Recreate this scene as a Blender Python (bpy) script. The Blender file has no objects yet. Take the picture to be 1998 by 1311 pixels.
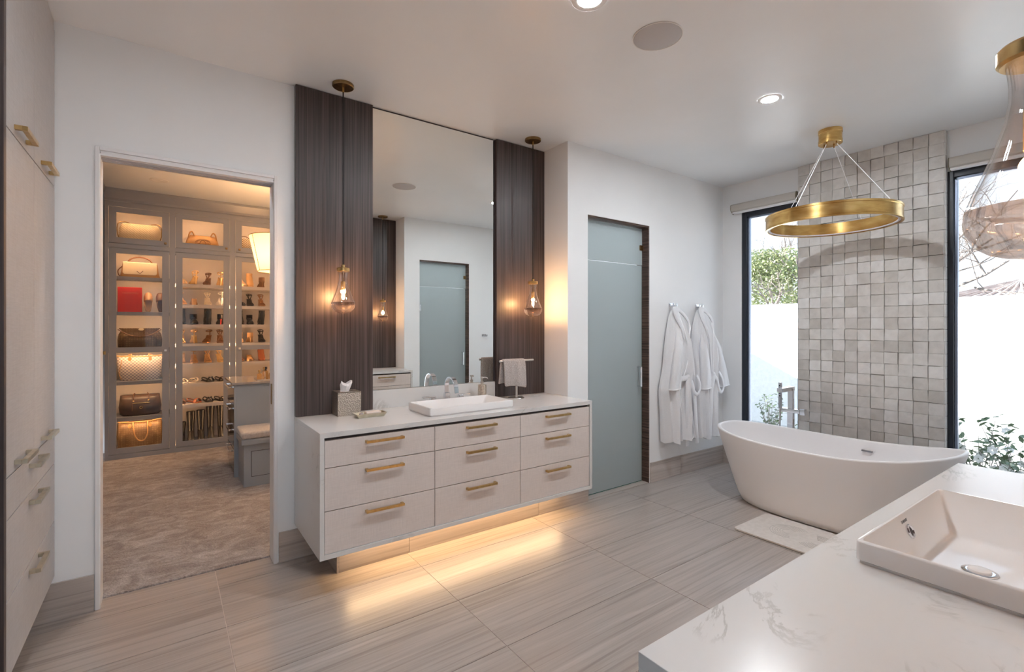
import bpy, math, random
from mathutils import Vector, Matrix
PI = math.pi
scene = bpy.context.scene
COL = scene.collection
random.seed(7)

# ------------------------------------------------------------------ camera
cam_d = bpy.data.cameras.new('camera')
cam = bpy.data.objects.new('camera', cam_d)
COL.objects.link(cam)
cam.location = (0, 0, 1.488)
cam.rotation_euler = (PI / 2, 0, math.radians(54.377 - 90))
cam_d.sensor_width = 36
cam_d.lens = 945.06 / 1998 * 36
cam_d.shift_y = -15.82 / 1998
cam_d.clip_start = 0.01
cam_d.clip_end = 200
scene.camera = cam

# ------------------------------------------------------------------ exposure, sky, sun
vs = scene.view_settings
vs.view_transform = 'Standard'
vs.look = 'None'
vs.exposure = 1.32
vs.gamma = 1
vs.use_curve_mapping = False
scene.cycles.sample_clamp_indirect = 6
scene.cycles.max_bounces = 10
scene.cycles.diffuse_bounces = 5
scene.cycles.glossy_bounces = 5
scene.cycles.transmission_bounces = 8
scene.cycles.transparent_max_bounces = 20

w = bpy.data.worlds.new('sky')
scene.world = w
w.use_nodes = True
nt = w.node_tree
bg = nt.nodes['Background']
tc = nt.nodes.new('ShaderNodeTexCoord')
sx = nt.nodes.new('ShaderNodeSeparateXYZ')
rp = nt.nodes.new('ShaderNodeValToRGB')
nt.links.new(tc.outputs['Generated'], sx.inputs[0])
nt.links.new(sx.outputs['Z'], rp.inputs[0])
rp.color_ramp.elements[0].position = 0.0
rp.color_ramp.elements[0].color = (0.84, 0.92, 1.0, 1)
rp.color_ramp.elements[1].position = 0.6
rp.color_ramp.elements[1].color = (0.56, 0.75, 1.0, 1)
nt.links.new(rp.outputs[0], bg.inputs[0])
bg.inputs[1].default_value = 0.92

sun_d = bpy.data.lights.new('sun', 'SUN')
sun = bpy.data.objects.new('sun', sun_d)
COL.objects.link(sun)
sun_d.energy = 12
sun_d.angle = 0.01
sun_d.color = (1.0, 0.97, 0.93)
sun.rotation_euler = Vector((0.36, -1.0, -0.51)).to_track_quat('-Z', 'Y').to_euler()
sun.location = (0, 10, 12)


# ------------------------------------------------------------------ materials
def newmat(name):
    m = bpy.data.materials.new(name)
    m.use_nodes = True
    return m, m.node_tree, m.node_tree.nodes['Principled BSDF']


def pm(name, c, rough=.5, metal=0, spec=.5, trans=0, emis=None, estr=0, coat=0, sheen=0, ior=None):
    m, t, b = newmat(name)
    b.inputs['Base Color'].default_value = (*c, 1)
    b.inputs['Roughness'].default_value = rough
    b.inputs['Metallic'].default_value = metal
    b.inputs['Specular IOR Level'].default_value = spec
    b.inputs['Transmission Weight'].default_value = trans
    b.inputs['Coat Weight'].default_value = coat
    b.inputs['Sheen Weight'].default_value = sheen
    if ior: b.inputs['IOR'].default_value = ior
    if emis:
        b.inputs['Emission Color'].default_value = (*emis, 1)
        b.inputs['Emission Strength'].default_value = estr
    return m


def link(t, a, b): t.links.new(a, b)


def coords(t, kind, scale, rnd=0):
    """mapped coordinates; kind Position (world) or Object; rnd shifts the pattern per object"""
    if kind == 'Position':
        src = t.nodes.new('ShaderNodeNewGeometry').outputs['Position']
    else:
        src = t.nodes.new('ShaderNodeTexCoord').outputs[kind]
    mp = t.nodes.new('ShaderNodeMapping')
    mp.inputs['Scale'].default_value = scale
    link(t, src, mp.inputs['Vector'])
    if rnd:
        oi = t.nodes.new('ShaderNodeObjectInfo')
        mu = t.nodes.new('ShaderNodeMath'); mu.operation = 'MULTIPLY'; mu.inputs[1].default_value = rnd
        cb = t.nodes.new('ShaderNodeCombineXYZ')
        link(t, oi.outputs['Random'], mu.inputs[0])
        link(t, mu.outputs[0], cb.inputs[0]); link(t, mu.outputs[0], cb.inputs[1]); link(t, mu.outputs[0], cb.inputs[2])
        link(t, cb.outputs[0], mp.inputs['Location'])
    return mp.outputs[0]


def noise(t, vec, scale=1, detail=4, rough=.5, dist=0):
    n = t.nodes.new('ShaderNodeTexNoise')
    n.inputs['Scale'].default_value = scale
    n.inputs['Detail'].default_value = detail
    n.inputs['Roughness'].default_value = rough
    n.inputs['Distortion'].default_value = dist
    link(t, vec, n.inputs['Vector'])
    return n.outputs['Fac']


def ramp(t, fac, stops):
    r = t.nodes.new('ShaderNodeValToRGB')
    e = r.color_ramp.elements
    while len(e) < len(stops): e.new(.5)
    for el, (p, c) in zip(e, stops):
        el.position = p
        el.color = (*c, 1) if len(c) == 3 else c
    link(t, fac, r.inputs[0])
    return r.outputs[0]


def mixc(t, fac, a, b, mode='MIX'):
    n = t.nodes.new('ShaderNodeMix'); n.data_type = 'RGBA'; n.blend_type = mode
    if isinstance(fac, float): n.inputs[0].default_value = fac
    else: link(t, fac, n.inputs[0])
    for v, i in ((a, 6), (b, 7)):
        if isinstance(v, tuple): n.inputs[i].default_value = (*v, 1)
        else: link(t, v, n.inputs[i])
    return n.outputs[2]


def bump(t, b, fac, strength=.2, dist=.002):
    n = t.nodes.new('ShaderNodeBump')
    n.inputs['Strength'].default_value = strength
    n.inputs['Distance'].default_value = dist
    link(t, fac, n.inputs['Height'])
    link(t, n.outputs[0], b.inputs['Normal'])


def tex(name, stops, scale, nscale=1, kind='Position', detail=4, rough=.5, metal=0, spec=.5, bmp=0, bdist=.002, dist=0, rnd=0, sheen=0, nr=.5, coat=0):
    m, t, b = newmat(name)
    f = noise(t, coords(t, kind, scale, rnd), nscale, detail, nr, dist)
    link(t, ramp(t, f, stops), b.inputs['Base Color'])
    b.inputs['Roughness'].default_value = rough
    b.inputs['Metallic'].default_value = metal
    b.inputs['Specular IOR Level'].default_value = spec
    b.inputs['Sheen Weight'].default_value = sheen
    b.inputs['Coat Weight'].default_value = coat
    if bmp: bump(t, b, f, bmp, bdist)
    return m


M = {}
M['wall'] = tex('wall_paint', [(.3, (.83, .84, .85)), (.7, (.86, .87, .88))], (1.2, 1.2, 1.2), 1.5, rough=.55, spec=.3, bmp=.05, bdist=.004)
M['ceil'] = tex('ceiling_plaster', [(.3, (.79, .81, .83)), (.7, (.83, .85, .87))], (1, 1, 1), 1.3, rough=.34, spec=.45, bmp=.12, bdist=.006)
M['trim'] = pm('trim_paint', (.80, .79, .80), .35)
M['grout'] = pm('grout', (.62, .55, .50), .8)


def stripe_stone(name, axis, gl=.22, base=1.0):
    """vein-cut stone: long soft bands along one axis"""
    m, t, b = newmat(name)
    sc = {'x': (.35, 9, 9), 'z': (9, 9, .35), 'y': (9, .35, 9)}[axis]
    v1 = coords(t, 'Position', sc, 3.0)
    f1 = noise(t, v1, 1.6, 5, .62, .5)
    sc2 = tuple(s * 4 if s > 1 else s * 1.6 for s in sc)
    f2 = noise(t, coords(t, 'Position', sc2, 5.0), 1.5, 4, .6, .3)
    k = base
    c1 = ramp(t, f1, [(.28, (.335 * k, .285 * k, .255 * k)), (.42, (.46 * k, .405 * k, .37 * k)), (.55, (.40 * k, .35 * k, .318 * k)), (.70, (.53 * k, .475 * k, .44 * k))])
    c2 = ramp(t, f2, [(.34, (.70, .68, .66)), (.5, (1, 1, 1)), (.66, (1.0, 1.0, 1.0)), (.76, (.84, .82, .80))])
    link(t, mixc(t, .8, c1, c2, 'MULTIPLY'), b.inputs['Base Color'])
    b.inputs['Roughness'].default_value = gl
    b.inputs['Specular IOR Level'].default_value = .5 if gl > .295 else .75
    return m


M['floor'] = stripe_stone('floor_stone', 'x', .29, .90)
M['base'] = stripe_stone('baseboard_stone', 'x', .3, 1.1)
M['base_y'] = stripe_stone('baseboard_stone_side', 'y', .3, 1.1)


def marble_mat():
    m, t, b = newmat('white_marble')
    v = coords(t, 'Position', (1.5, 2.2, 1.6))
    v.node.inputs['Location'].default_value = (3.3, 1.25, .4)
    n1 = noise(t, v, 2.0, 8, .66, 1.0)
    vein = ramp(t, n1, [(.0, (.69, .688, .68)), (.475, (.69, .688, .68)), (.497, (.52, .515, .50)), (.505, (.50, .495, .48)), (.53, (.685, .683, .675)), (1, (.68, .678, .67))])
    n2 = noise(t, coords(t, 'Position', (3, 3, 3)), 1.2, 3, .5, .4)
    mask = ramp(t, n2, [(.54, (0, 0, 0)), (.68, (1, 1, 1))])
    link(t, mixc(t, mask, (.695, .692, .685), vein), b.inputs['Base Color'])
    b.inputs['Roughness'].default_value = .22
    return m


M['marble'] = marble_mat()


def veneer(name, axis, lo, hi, rough=.42):
    m, t, b = newmat(name)
    s = {'z': (110, 110, 1.1), 'x': (1.1, 110, 110), 'h': (3, 3, 95)}[axis]
    f = noise(t, coords(t, 'Position', s), 1, 3, .6)
    s2 = tuple(x * .18 if x > 10 else x * .5 for x in s)
    g = noise(t, coords(t, 'Position', s2), 1, 3, .5)
    c1 = ramp(t, f, [(.33, lo), (.5, tuple((a + c) / 2 for a, c in zip(lo, hi))), (.68, hi)])
    c2 = ramp(t, g, [(.35, (.72, .72, .74)), (.65, (1, 1, 1))])
    link(t, mixc(t, .8, c1, c2, 'MULTIPLY'), b.inputs['Base Color'])
    b.inputs['Roughness'].default_value = rough
    bump(t, b, f, .15, .001)
    return m


M['wood'] = veneer('dark_vertical_veneer', 'z', (.030, .020, .019), (.112, .084, .079))
M['jambwood'] = veneer('dark_jamb_veneer', 'h', (.028, .013, .010), (.17, .105, .08))


def linen(name, a, b_):
    m, t, b = newmat(name)
    f1 = noise(t, coords(t, 'Position', (260, 260, 14)), 1, 2, .5)
    f2 = noise(t, coords(t, 'Position', (14, 14, 300)), 1, 2, .5)
    ad = t.nodes.new('ShaderNodeMath'); ad.operation = 'ADD'
    link(t, f1, ad.inputs[0]); link(t, f2, ad.inputs[1])
    hf = t.nodes.new('ShaderNodeMath'); hf.operation = 'MULTIPLY'; hf.inputs[1].default_value = .5
    link(t, ad.outputs[0], hf.inputs[0])
    link(t, ramp(t, hf.outputs[0], [(.36, a), (.64, b_)]), b.inputs['Base Color'])
    b.inputs['Roughness'].default_value = .5
    b.inputs['Specular IOR Level'].default_value = .35
    bump(t, b, hf.outputs[0], .12, .0008)
    return m


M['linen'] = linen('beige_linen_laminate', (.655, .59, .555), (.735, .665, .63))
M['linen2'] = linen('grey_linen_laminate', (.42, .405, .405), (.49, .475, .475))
M['dark'] = pm('dark_parts_and_gap_shade', (.05, .042, .045), .6)  # real dark parts, and shade painted into gaps and seams
M['brass'] = tex('brushed_brass', [(.3, (.50, .33, .13)), (.7, (.66, .46, .21))], (30, 30, 30), 1, rough=.28, metal=1)
M['brass_ring'] = tex('antique_brass', [(.3, (.52, .30, .09)), (.55, (.72, .47, .17)), (.75, (.86, .62, .28))], (5, 5, 16), 1.4, rough=.26, metal=1)
M['bronze'] = tex('dark_brass', [(.3, (.23, .14, .06)), (.7, (.40, .26, .12))], (30, 30, 30), 1, rough=.34, metal=1)
M['nickel'] = pm('satin_nickel', (.62, .58, .55), .3, 1)
M['champagne'] = tex('champagne_metal', [(.3, (.50, .45, .34)), (.7, (.63, .57, .45))], (30, 30, 30), 1, rough=.3, metal=1)
M['chrome'] = pm('chrome', (.80, .81, .84), .06, 1)
M['black'] = pm('black_cord', (.01, .008, .008), .6)
M['frame'] = pm('dark_window_frame', (.012, .016, .026), .35)
M['white'] = pm('white_ceramic', (.82, .80, .79), .12)
M['tub'] = pm('white_stone_resin', (.82, .80, .80), .42, spec=.4)
M['mirror'] = pm('mirror_silver', (.90, .92, .905), .0, 1)
M['can'] = pm('can_lens', (.9, .9, .9), .4, emis=(.90, .95, 1.0), estr=400)
M['can2'] = pm('can_lens_mid', (.9, .9, .9), .4, emis=(.90, .95, 1.0), estr=200)
M['canfill'] = pm('can_lens_fill', (.9, .9, .9), .4, emis=(.88, .94, 1.0), estr=105)  # lens of the fill lamps added out of view
M['canoff'] = pm('can_trim', (.80, .79, .78), .4)
M['speaker'] = pm('speaker_grille', (.50, .49, .50), .6)
M['led'] = pm('led_warm', (1, .8, .5), .5, emis=(1, .66, .34), estr=11)
M['led_shelf'] = pm('led_shelf', (1, .8, .6), .5, emis=(1, .60, .30), estr=25)
M['bulb'] = pm('bulb_filament', (1, .7, .4), .5, emis=(1, .56, .22), estr=45)
M['grey'] = pm('grey_cabinet_paint', (.27, .275, .305), .34)
M['greyin'] = pm('pale_cabinet_interior', (.55, .50, .47), .6)
M['greyflat'] = pm('grey_island_paint', (.30, .325, .36), .3)
M['bath'] = tex('diatomite', [(.4, (.60, .55, .51)), (.6, (.64, .59, .55))], (40, 40, 40), 1, rough=.9)
M['matline'] = pm('mat_groove', (.42, .385, .36), .9)
M['robe'] = tex('white_terry', [(.3, (.72, .72, .74)), (.7, (.84, .84, .86))], (420, 420, 420), 1, rough=.95, spec=.1, bmp=.35, bdist=.002, sheen=.2)
M['robetrim'] = pm('white_piping', (.93, .93, .95), .8)
M['towel'] = tex('grey_terry', [(.3, (.27, .235, .22)), (.5, (.46, .42, .40)), (.7, (.62, .58, .56))], (260, 260, 260), 1, rough=.95, spec=.1, bmp=.8, bdist=.004)
M['hammer'] = None
M['tissue'] = pm('tissue_paper', (.88, .87, .88), .9)
M['soap'] = pm('soap', (.80, .70, .62), .5)
M['paleshade'] = pm('blind_fabric', (.52, .49, .45), .7)
M['blindbar'] = pm('blind_white_bar', (.82, .81, .82), .5)
M['blindend'] = pm('blind_end_cap', (.20, .17, .11), .5)
M['stucco'] = tex('white_stucco', [(.3, (.76, .75, .73)), (.7, (.84, .83, .82))], (6, 6, 6), 3, rough=.9, bmp=.6, bdist=.01)
M['gravel'] = tex('pale_gravel', [(.3, (.42, .40, .38)), (.7, (.58, .56, .54))], (30, 30, 30), 1, rough=.95)


def hammered():
    m, t, b = newmat('hammered_metal')
    v = t.nodes.new('ShaderNodeTexVoronoi'); v.inputs['Scale'].default_value = 135
    link(t, coords(t, 'Position', (1, 1, 1)), v.inputs['Vector'])
    b.inputs['Base Color'].default_value = (.50, .45, .39, 1)
    b.inputs['Metallic'].default_value = 1
    b.inputs['Roughness'].default_value = .32
    bump(t, b, v.outputs['Distance'], .7, .006)
    return m


M['hammer'] = hammered()


def thin_glass(name, tint, ior=1.45, rough=0.0, power=4.0):
    """pane that lets light straight through and mirrors a little at grazing angles"""
    m, t, b = newmat(name)
    t.nodes.remove(b)
    out = t.nodes['Material Output']
    tr = t.nodes.new('ShaderNodeBsdfTransparent'); tr.inputs[0].default_value = (*tint, 1)
    gl = t.nodes.new('ShaderNodeBsdfGlossy'); gl.inputs['Roughness'].default_value = rough
    lw = t.nodes.new('ShaderNodeLayerWeight'); lw.inputs['Blend'].default_value = .5
    pw = t.nodes.new('ShaderNodeMath'); pw.operation = 'POWER'; pw.inputs[1].default_value = power
    fr = t.nodes.new('ShaderNodeMath'); fr.operation = 'MULTIPLY_ADD'; fr.inputs[1].default_value = .85; fr.inputs[2].default_value = (ior - 1) ** 2 / (ior + 1) ** 2
    link(t, lw.outputs['Facing'], pw.inputs[0]); link(t, pw.outputs[0], fr.inputs[0])
    mx = t.nodes.new('ShaderNodeMixShader')
    link(t, fr.outputs[0], mx.inputs[0]); link(t, tr.outputs[0], mx.inputs[1]); link(t, gl.outputs[0], mx.inputs[2])
    link(t, mx.outputs[0], out.inputs[0])
    return m


M['pane'] = thin_glass('window_pane', (.97, .985, .99))
M['cabglass'] = thin_glass('cabinet_glass', (.97, .96, .95), 1.25)
M['shell'] = thin_glass('pendant_shell', (.992, .984, .98), 1.7, power=3.0)
M['glass'] = pm('solid_glass', (1, .97, .95), .0, trans=1, ior=1.48)


def drop_glass():
    m = pm('drop_glass', (1, .96, .93), .0, trans=1, ior=1.48)
    t = m.node_tree; b = t.nodes['Principled BSDF']
    tr = t.nodes.new('ShaderNodeBsdfTransparent'); tr.inputs[0].default_value = (.90, .82, .77, 1)
    mx = t.nodes.new('ShaderNodeMixShader'); mx.inputs[0].default_value = .42
    link(t, b.outputs[0], mx.inputs[1]); link(t, tr.outputs[0], mx.inputs[2]); link(t, mx.outputs[0], t.nodes['Material Output'].inputs[0])
    return m


M['drop'] = drop_glass()


def frosted():
    m, t, b = newmat('frosted_glass')
    out = t.nodes['Material Output']
    b.inputs['Base Color'].default_value = (.46, .50, .505, 1)
    b.inputs['Roughness'].default_value = .32
    b.inputs['Specular IOR Level'].default_value = .5
    tl = t.nodes.new('ShaderNodeBsdfTranslucent'); tl.inputs[0].default_value = (.72, .78, .79, 1)
    mx = t.nodes.new('ShaderNodeMixShader'); mx.inputs[0].default_value = .45
    link(t, b.outputs[0], mx.inputs[1]); link(t, tl.outputs[0], mx.inputs[2])
    link(t, mx.outputs[0], out.inputs[0])
    return m


M['frost'] = frosted()
M['glassedge'] = pm('green_glass_edge', (.05, .16, .13), .1)


def carpet():
    m, t, b = newmat('carpet_pile')
    f = noise(t, coords(t, 'Position', (2.2, 3.4, 1)), 2.2, 8, .72, 1.2)
    g = noise(t, coords(t, 'Position', (90, 90, 90)), 1, 3, .7)
    c1 = ramp(t, f, [(.30, (.26, .21, .19)), (.47, (.38, .325, .30)), (.58, (.50, .45, .43)), (.72, (.66, .61, .60))])
    c2 = ramp(t, g, [(.3, (.55, .55, .55)), (.65, (1.1, 1.1, 1.1))])
    link(t, mixc(t, .8, c1, c2, 'MULTIPLY'), b.inputs['Base Color'])
    b.inputs['Roughness'].default_value = 1
    b.inputs['Specular IOR Level'].default_value = .05
    b.inputs['Sheen Weight'].default_value = .2
    bump(t, b, g, 1.0, .012)
    return m


M['carpet'] = carpet()


def zellige():
    m, t, b = newmat('glazed_clay_tile')
    oi = t.nodes.new('ShaderNodeObjectInfo')
    c = ramp(t, oi.outputs['Random'], [(0, (.55, .525, .49)), (.2, (.63, .605, .575)), (.5, (.69, .665, .635)), (.8, (.73, .71, .685)), (1, (.78, .765, .75))])
    f = noise(t, coords(t, 'Position', (18, 18, 18)), 1, 4, .55)
    c2 = ramp(t, f, [(.3, (.86, .86, .85)), (.65, (1, 1, 1))])
    link(t, mixc(t, .9, c, c2, 'MULTIPLY'), b.inputs['Base Color'])
    b.inputs['Roughness'].default_value = .45
    bump(t, b, f, .25, .004)
    return m


M['zel'] = zellige()
M['zelgrout'] = pm('tile_bed', (.33, .30, .27), .9)


# ------------------------------------------------------------------ mesh building
class MB:
    def __init__(s): s.v = []; s.f = []

    def add(s, verts, faces):
        o = len(s.v); s.v += [tuple(p) for p in verts]
        s.f += [tuple(i + o for i in f) for f in faces]
        return s

    def box(s, x0, x1, y0, y1, z0, z1):
        return s.add([(x0, y0, z0), (x1, y0, z0), (x1, y1, z0), (x0, y1, z0), (x0, y0, z1), (x1, y0, z1), (x1, y1, z1), (x0, y1, z1)],
                     [(0, 3, 2, 1), (4, 5, 6, 7), (0, 1, 5, 4), (1, 2, 6, 5), (2, 3, 7, 6), (3, 0, 4, 7)])

    def loft(s, rings, caps=True, closed=True):
        n = len(rings[0]); v = [p for r in rings for p in r]; f = []
        m = n if closed else n - 1
        for i in range(len(rings) - 1):
            for j in range(m):
                k = (j + 1) % n
                f.append((i * n + j, i * n + k, (i + 1) * n + k, (i + 1) * n + j))
        if caps and closed:
            f.append(tuple(range(n - 1, -1, -1))); f.append(tuple((len(rings) - 1) * n + j for j in range(n)))
        return s.add(v, f)

    def lathe(s, prof, c=(0, 0, 0), n=24, caps=True):
        return s.loft([[(c[0] + r * math.cos(2 * PI * j / n), c[1] + r * math.sin(2 * PI * j / n), c[2] + z) for j in range(n)] for r, z in prof], caps)

    def tube(s, path, r, n=8, caps=True, flat=None):
        """round tube along a path; flat=(a,b) squashes the section"""
        P = [Vector(p) for p in path]; rings = []; up = None
        for i, p in enumerate(P):
            d = (P[min(i + 1, len(P) - 1)] - P[max(i - 1, 0)]).normalized()
            if up is None:
                up = Vector((0, 0, 1)) if abs(d.z) < .9 else Vector((1, 0, 0))
            a = d.cross(up).normalized(); b = a.cross(d).normalized(); up = b
            rr = r[i] if isinstance(r, (list, tuple)) else r
            fa, fb = flat or (1, 1)
            rings.append([tuple(p + a * (rr * fa * math.cos(2 * PI * j / n)) + b * (rr * fb * math.sin(2 * PI * j / n))) for j in range(n)])
        return s.loft(rings, caps)

    def prism(s, poly, a, b, axis='z'):
        """polygon extruded along an axis; poly given in the other two axes"""
        def q(u, v, w): return {'z': (u, v, w), 'y': (u, w, v), 'x': (w, u, v)}[axis]
        return s.loft([[q(u, v, a) for u, v in poly], [q(u, v, b) for u, v in poly]])

    def disc(s, c, r, z, n=32):
        return s.add([(c[0] + r * math.cos(2 * PI * j / n), c[1] + r * math.sin(2 * PI * j / n), z) for j in range(n)], [tuple(range(n))])

    def ring(s, c, R, r, n=48, m=8, sq=None):
        rings = []
        for i in range(n):
            a = 2 * PI * i / n; cs, sn = math.cos(a), math.sin(a)
            if sq: pts = [(-sq[0], -sq[1]), (sq[0], -sq[1]), (sq[0], sq[1]), (-sq[0], sq[1])]
            else: pts = [(r * math.cos(2 * PI * j / m), r * math.sin(2 * PI * j / m)) for j in range(m)]
            rings.append([(c[0] + (R + u) * cs, c[1] + (R + u) * sn, c[2] + v) for u, v in pts])
        rings.append(rings[0])
        return s.loft(rings, False)

    def obj(s, name, mat, parent=None, smooth=False, bev=0, seg=2, sub=0, ang=35, solid=0):
        me = bpy.data.meshes.new(name)
        me.from_pydata(s.v, [], s.f)
        me.validate(); me.update()
        return mkobj(name, me, mat, parent, smooth, bev, seg, sub, ang, solid)


def mkobj(name, me, mat, parent=None, smooth=False, bev=0, seg=2, sub=0, ang=35, solid=0):
    o = bpy.data.objects.new(name, me)
    COL.objects.link(o)
    if mat:
        me.materials.clear(); me.materials.append(M[mat] if isinstance(mat, str) else mat)
    if smooth:
        for p in me.polygons: p.use_smooth = True
        if not sub: me.set_sharp_from_angle(angle=math.radians(ang))
    if solid:
        q = o.modifiers.new('solid', 'SOLIDIFY'); q.thickness = solid; q.offset = 0
    if bev:
        q = o.modifiers.new('bevel', 'BEVEL'); q.width = bev; q.segments = seg; q.limit_method = 'ANGLE'; q.angle_limit = .6
    if sub:
        q = o.modifiers.new('sub', 'SUBSURF'); q.levels = sub; q.render_levels = sub
    if parent: adopt(o, parent)
    return o


def adopt(o, parent):
    o.parent = parent
    bpy_m = Matrix.Identity(4)
    p = parent
    chain = []
    while p: chain.append(p); p = p.parent
    for p in reversed(chain): bpy_m = bpy_m @ p.matrix_parent_inverse @ p.matrix_basis
    o.matrix_parent_inverse = bpy_m.inverted()


def tag(o, label=None, cat=None, group=None, kind=None):
    if label: o['label'] = label
    if cat: o['category'] = cat
    if group: o['group'] = group
    if kind: o['kind'] = kind
    return o


def thing(name, label, cat, loc=(0, 0, 0), group=None, kind=None):
    o = bpy.data.objects.new(name, None)
    COL.objects.link(o)
    o.empty_display_size = .05
    o.location = loc
    return tag(o, label, cat, group, kind)


def struct(o, label=None, cat=None):
    return tag(o, label, cat, kind='structure')


def dup(root, loc=None, rotz=None, label=None, parent=None, scale=None):
    r = root.copy(); COL.objects.link(r)
    inv = root.matrix_parent_inverse.copy()
    r.parent = parent
    if parent is not None: r.matrix_parent_inverse = inv
    if loc is not None: r.location = loc
    if rotz is not None: r.rotation_euler = (0, 0, rotz)
    if scale is not None: r.scale = scale
    if label: r['label'] = label
    for ch in list(root.children):
        dup(ch, parent=r)
    return r


def setmat(o, m):
    """material on the object slot so that shared meshes can differ"""
    o.material_slots[0].link = 'OBJECT'
    o.material_slots[0].material = M[m] if isinstance(m, str) else m


def arc(c, R, a0, a1, n, plane='xz', ry=None):
    out = []
    for i in range(n + 1):
        a = a0 + (a1 - a0) * i / n
        u, v = R * math.cos(a), (ry or R) * math.sin(a)
        out.append({'xz': (c[0] + u, c[1], c[2] + v), 'yz': (c[0], c[1] + u, c[2] + v), 'xy': (c[0] + u, c[1] + v, c[2])}[plane])
    return out


# ------------------------------------------------------------------ room dimensions (metres, camera above the origin)
CEIL = 3.048
YW, YR, YF = 3.359, 3.013, 2.728          # back wall, door wall, vanity front
MIDY = 1.647                              # the room mirrors about this line


def my(y): return 2 * MIDY - y


XW = 5.04
XC = -.456
ZC, ZB = .9165, .2253
XV0, XV1 = .679, 2.731

# ================================================================== STRUCTURE
# ---- floor: slab with stone tiles laid in it
fl = MB().box(-1.06, 5.24, -.185, 3.475, -.08, -.003).box(2.7, 4.2, 3.475, 4.4, -.08, -.003).box(-1.06, 1.3, -1.8, -.185, -.08, -.003).obj('floor', 'grout')
struct(fl, 'vein-cut beige stone tile floor of the bathroom', 'floor')
xs = [-1.85, -.80, .25, 1.30, 2.345, 3.39, 4.44, 5.49]
ys = [3.25 - .465 * k for k in range(-3, 12)][::-1]
rects = [(-1.06, 5.04, -.185, 3.475), (2.963, 3.77, 3.475, 4.3), (-.9, 1.2, -1.7, -.185)]
for x0, x1 in zip(xs, xs[1:]):
    for y0, y1 in zip(ys, ys[1:]):
        for a, b, c, d in rects:
            u0, u1, v0, v1 = max(x0, a), min(x1, b), max(y0, c), min(y1, d)
            if u1 - u0 > .02 and v1 - v0 > .02:
                g = .0019
                MB().box(u0 + g, u1 - g, v0 + g, v1 - g, -.012, 0).obj('floor_tile', 'floor', fl)

# ---- ceiling
ce = MB().box(-1.3, 5.34, -1.9, 7.7, CEIL, CEIL + .14).obj('ceiling', 'ceil')
struct(ce, 'smooth grey-white plaster ceiling over the whole suite', 'ceiling')

# ---- back wall with the closet opening
o = MB().box(-1.18, -.288, YW, YW + .12, 0, CEIL).box(.566, 2.74, YW, YW + .12, 0, CEIL).box(-.288, .566, YW, YW + .12, 2.424, CEIL).obj('wall_back', 'wall')
struct(o, 'white wall around the closet doorway', 'wall')
# ---- door wall right of the vanity (front mirrored at the other side)
DX0, DX1, DZ = 2.963, 3.782, 2.466


def pier(name, label, f):
    m = MB()
    for x0, x1, z0, z1 in ((XV1, DX0, 0, CEIL), (DX1, XW + .2, 0, CEIL), (DX0, DX1, DZ, CEIL)):
        y0, y1 = sorted((f(YR), f(YR + .14)))
        m.box(x0, x1, y0, y1, z0, z1)
    y0, y1 = sorted((f(YR + .14), f(YW + .12)))
    m.box(XV1, DX0 - .1, y0, y1, 0, CEIL)
    struct(m.obj(name, 'wall'), label, 'wall')


pier('wall_back_right', 'white wall holding the frosted glass door and the robes', lambda y: y)
pier('wall_front_right', 'white wall with a frosted door seen in the mirror', my)
# water closet behind each frosted door
for nm, f in (('wall_toilet_back', lambda y: y), ('wall_toilet_front', my)):
    m = MB()
    for (x0, x1, a, b) in ((DX0 - .11, DX0 - .01, YR + .14, 4.4), (4.1, 4.2, YR + .14, 4.4), (DX0 - .11, 4.2, 4.4, 4.5)):
        y0, y1 = sorted((f(a), f(b)))
        m.box(x0, x1, y0, y1, 0, CEIL)
    struct(m.obj(nm, 'wall'), 'white walls of the small room behind frosted glass', 'wall')
m = MB().box(DX0 - .11, 4.2, my(4.4), my(3.47), -.08, 0).obj('floor_toilet', 'floor'); struct(m, 'stone floor behind the opposite frosted door', 'floor')
# ---- front wall (behind the camera) with the entry opening the camera stands in
yb = my(YW)
o = MB().box(-1.18, -.42, yb - .12, yb, 0, CEIL).box(.56, 2.74, yb - .12, yb, 0, CEIL).box(-.42, .56, yb - .12, yb, 2.424, CEIL).obj('wall_front', 'wall')
struct(o, 'white wall around the entry opening behind the viewer', 'wall')
o = MB().box(-1.0, -.9, -1.8, yb - .12, 0, CEIL).box(1.2, 1.3, -1.8, yb - .12, 0, CEIL).box(-1.0, -.8, -1.9, -1.8, -.08, CEIL).box(1.1, 1.3, -1.9, -1.8, -.08, CEIL).box(-.8, 1.1, -1.9, -1.8, 2.7, CEIL).box(-.8, 1.1, -1.9, -1.8, -.08, .05).obj('wall_hall', 'wall')
w_ = thing('window_3', 'unseen tall glazed hall door added to let in daylight', 'window', (.15, -1.85, .05), kind='structure')  # unseen glazing, added so cool daylight enters from behind the camera
t = .05
MB().box(-.8, -.8 + t, -1.88, -1.82, .05, 2.7).box(1.1 - t, 1.1, -1.88, -1.82, .05, 2.7).box(.125, .175, -1.88, -1.82, .05, 2.7).box(-.8 + t, 1.1 - t, -1.88, -1.82, 2.7 - t, 2.7).box(-.8 + t, 1.1 - t, -1.88, -1.82, .05, .05 + t).obj('window_frame', 'frame', w_, bev=.003)
MB().box(-.76, .135, -1.853, -1.847, .09, 2.66).obj('pane', 'pane', w_)
MB().box(.165, 1.06, -1.853, -1.847, .09, 2.66).obj('pane', 'pane', w_)
struct(o, 'white walls of the hall behind the entry', 'wall')
o = MB().box(-1.18, -1.06, yb - .12, YW + .12, 0, CEIL).obj('wall_left', 'wall'); struct(o, 'white wall behind the tall cabinet', 'wall')

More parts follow.
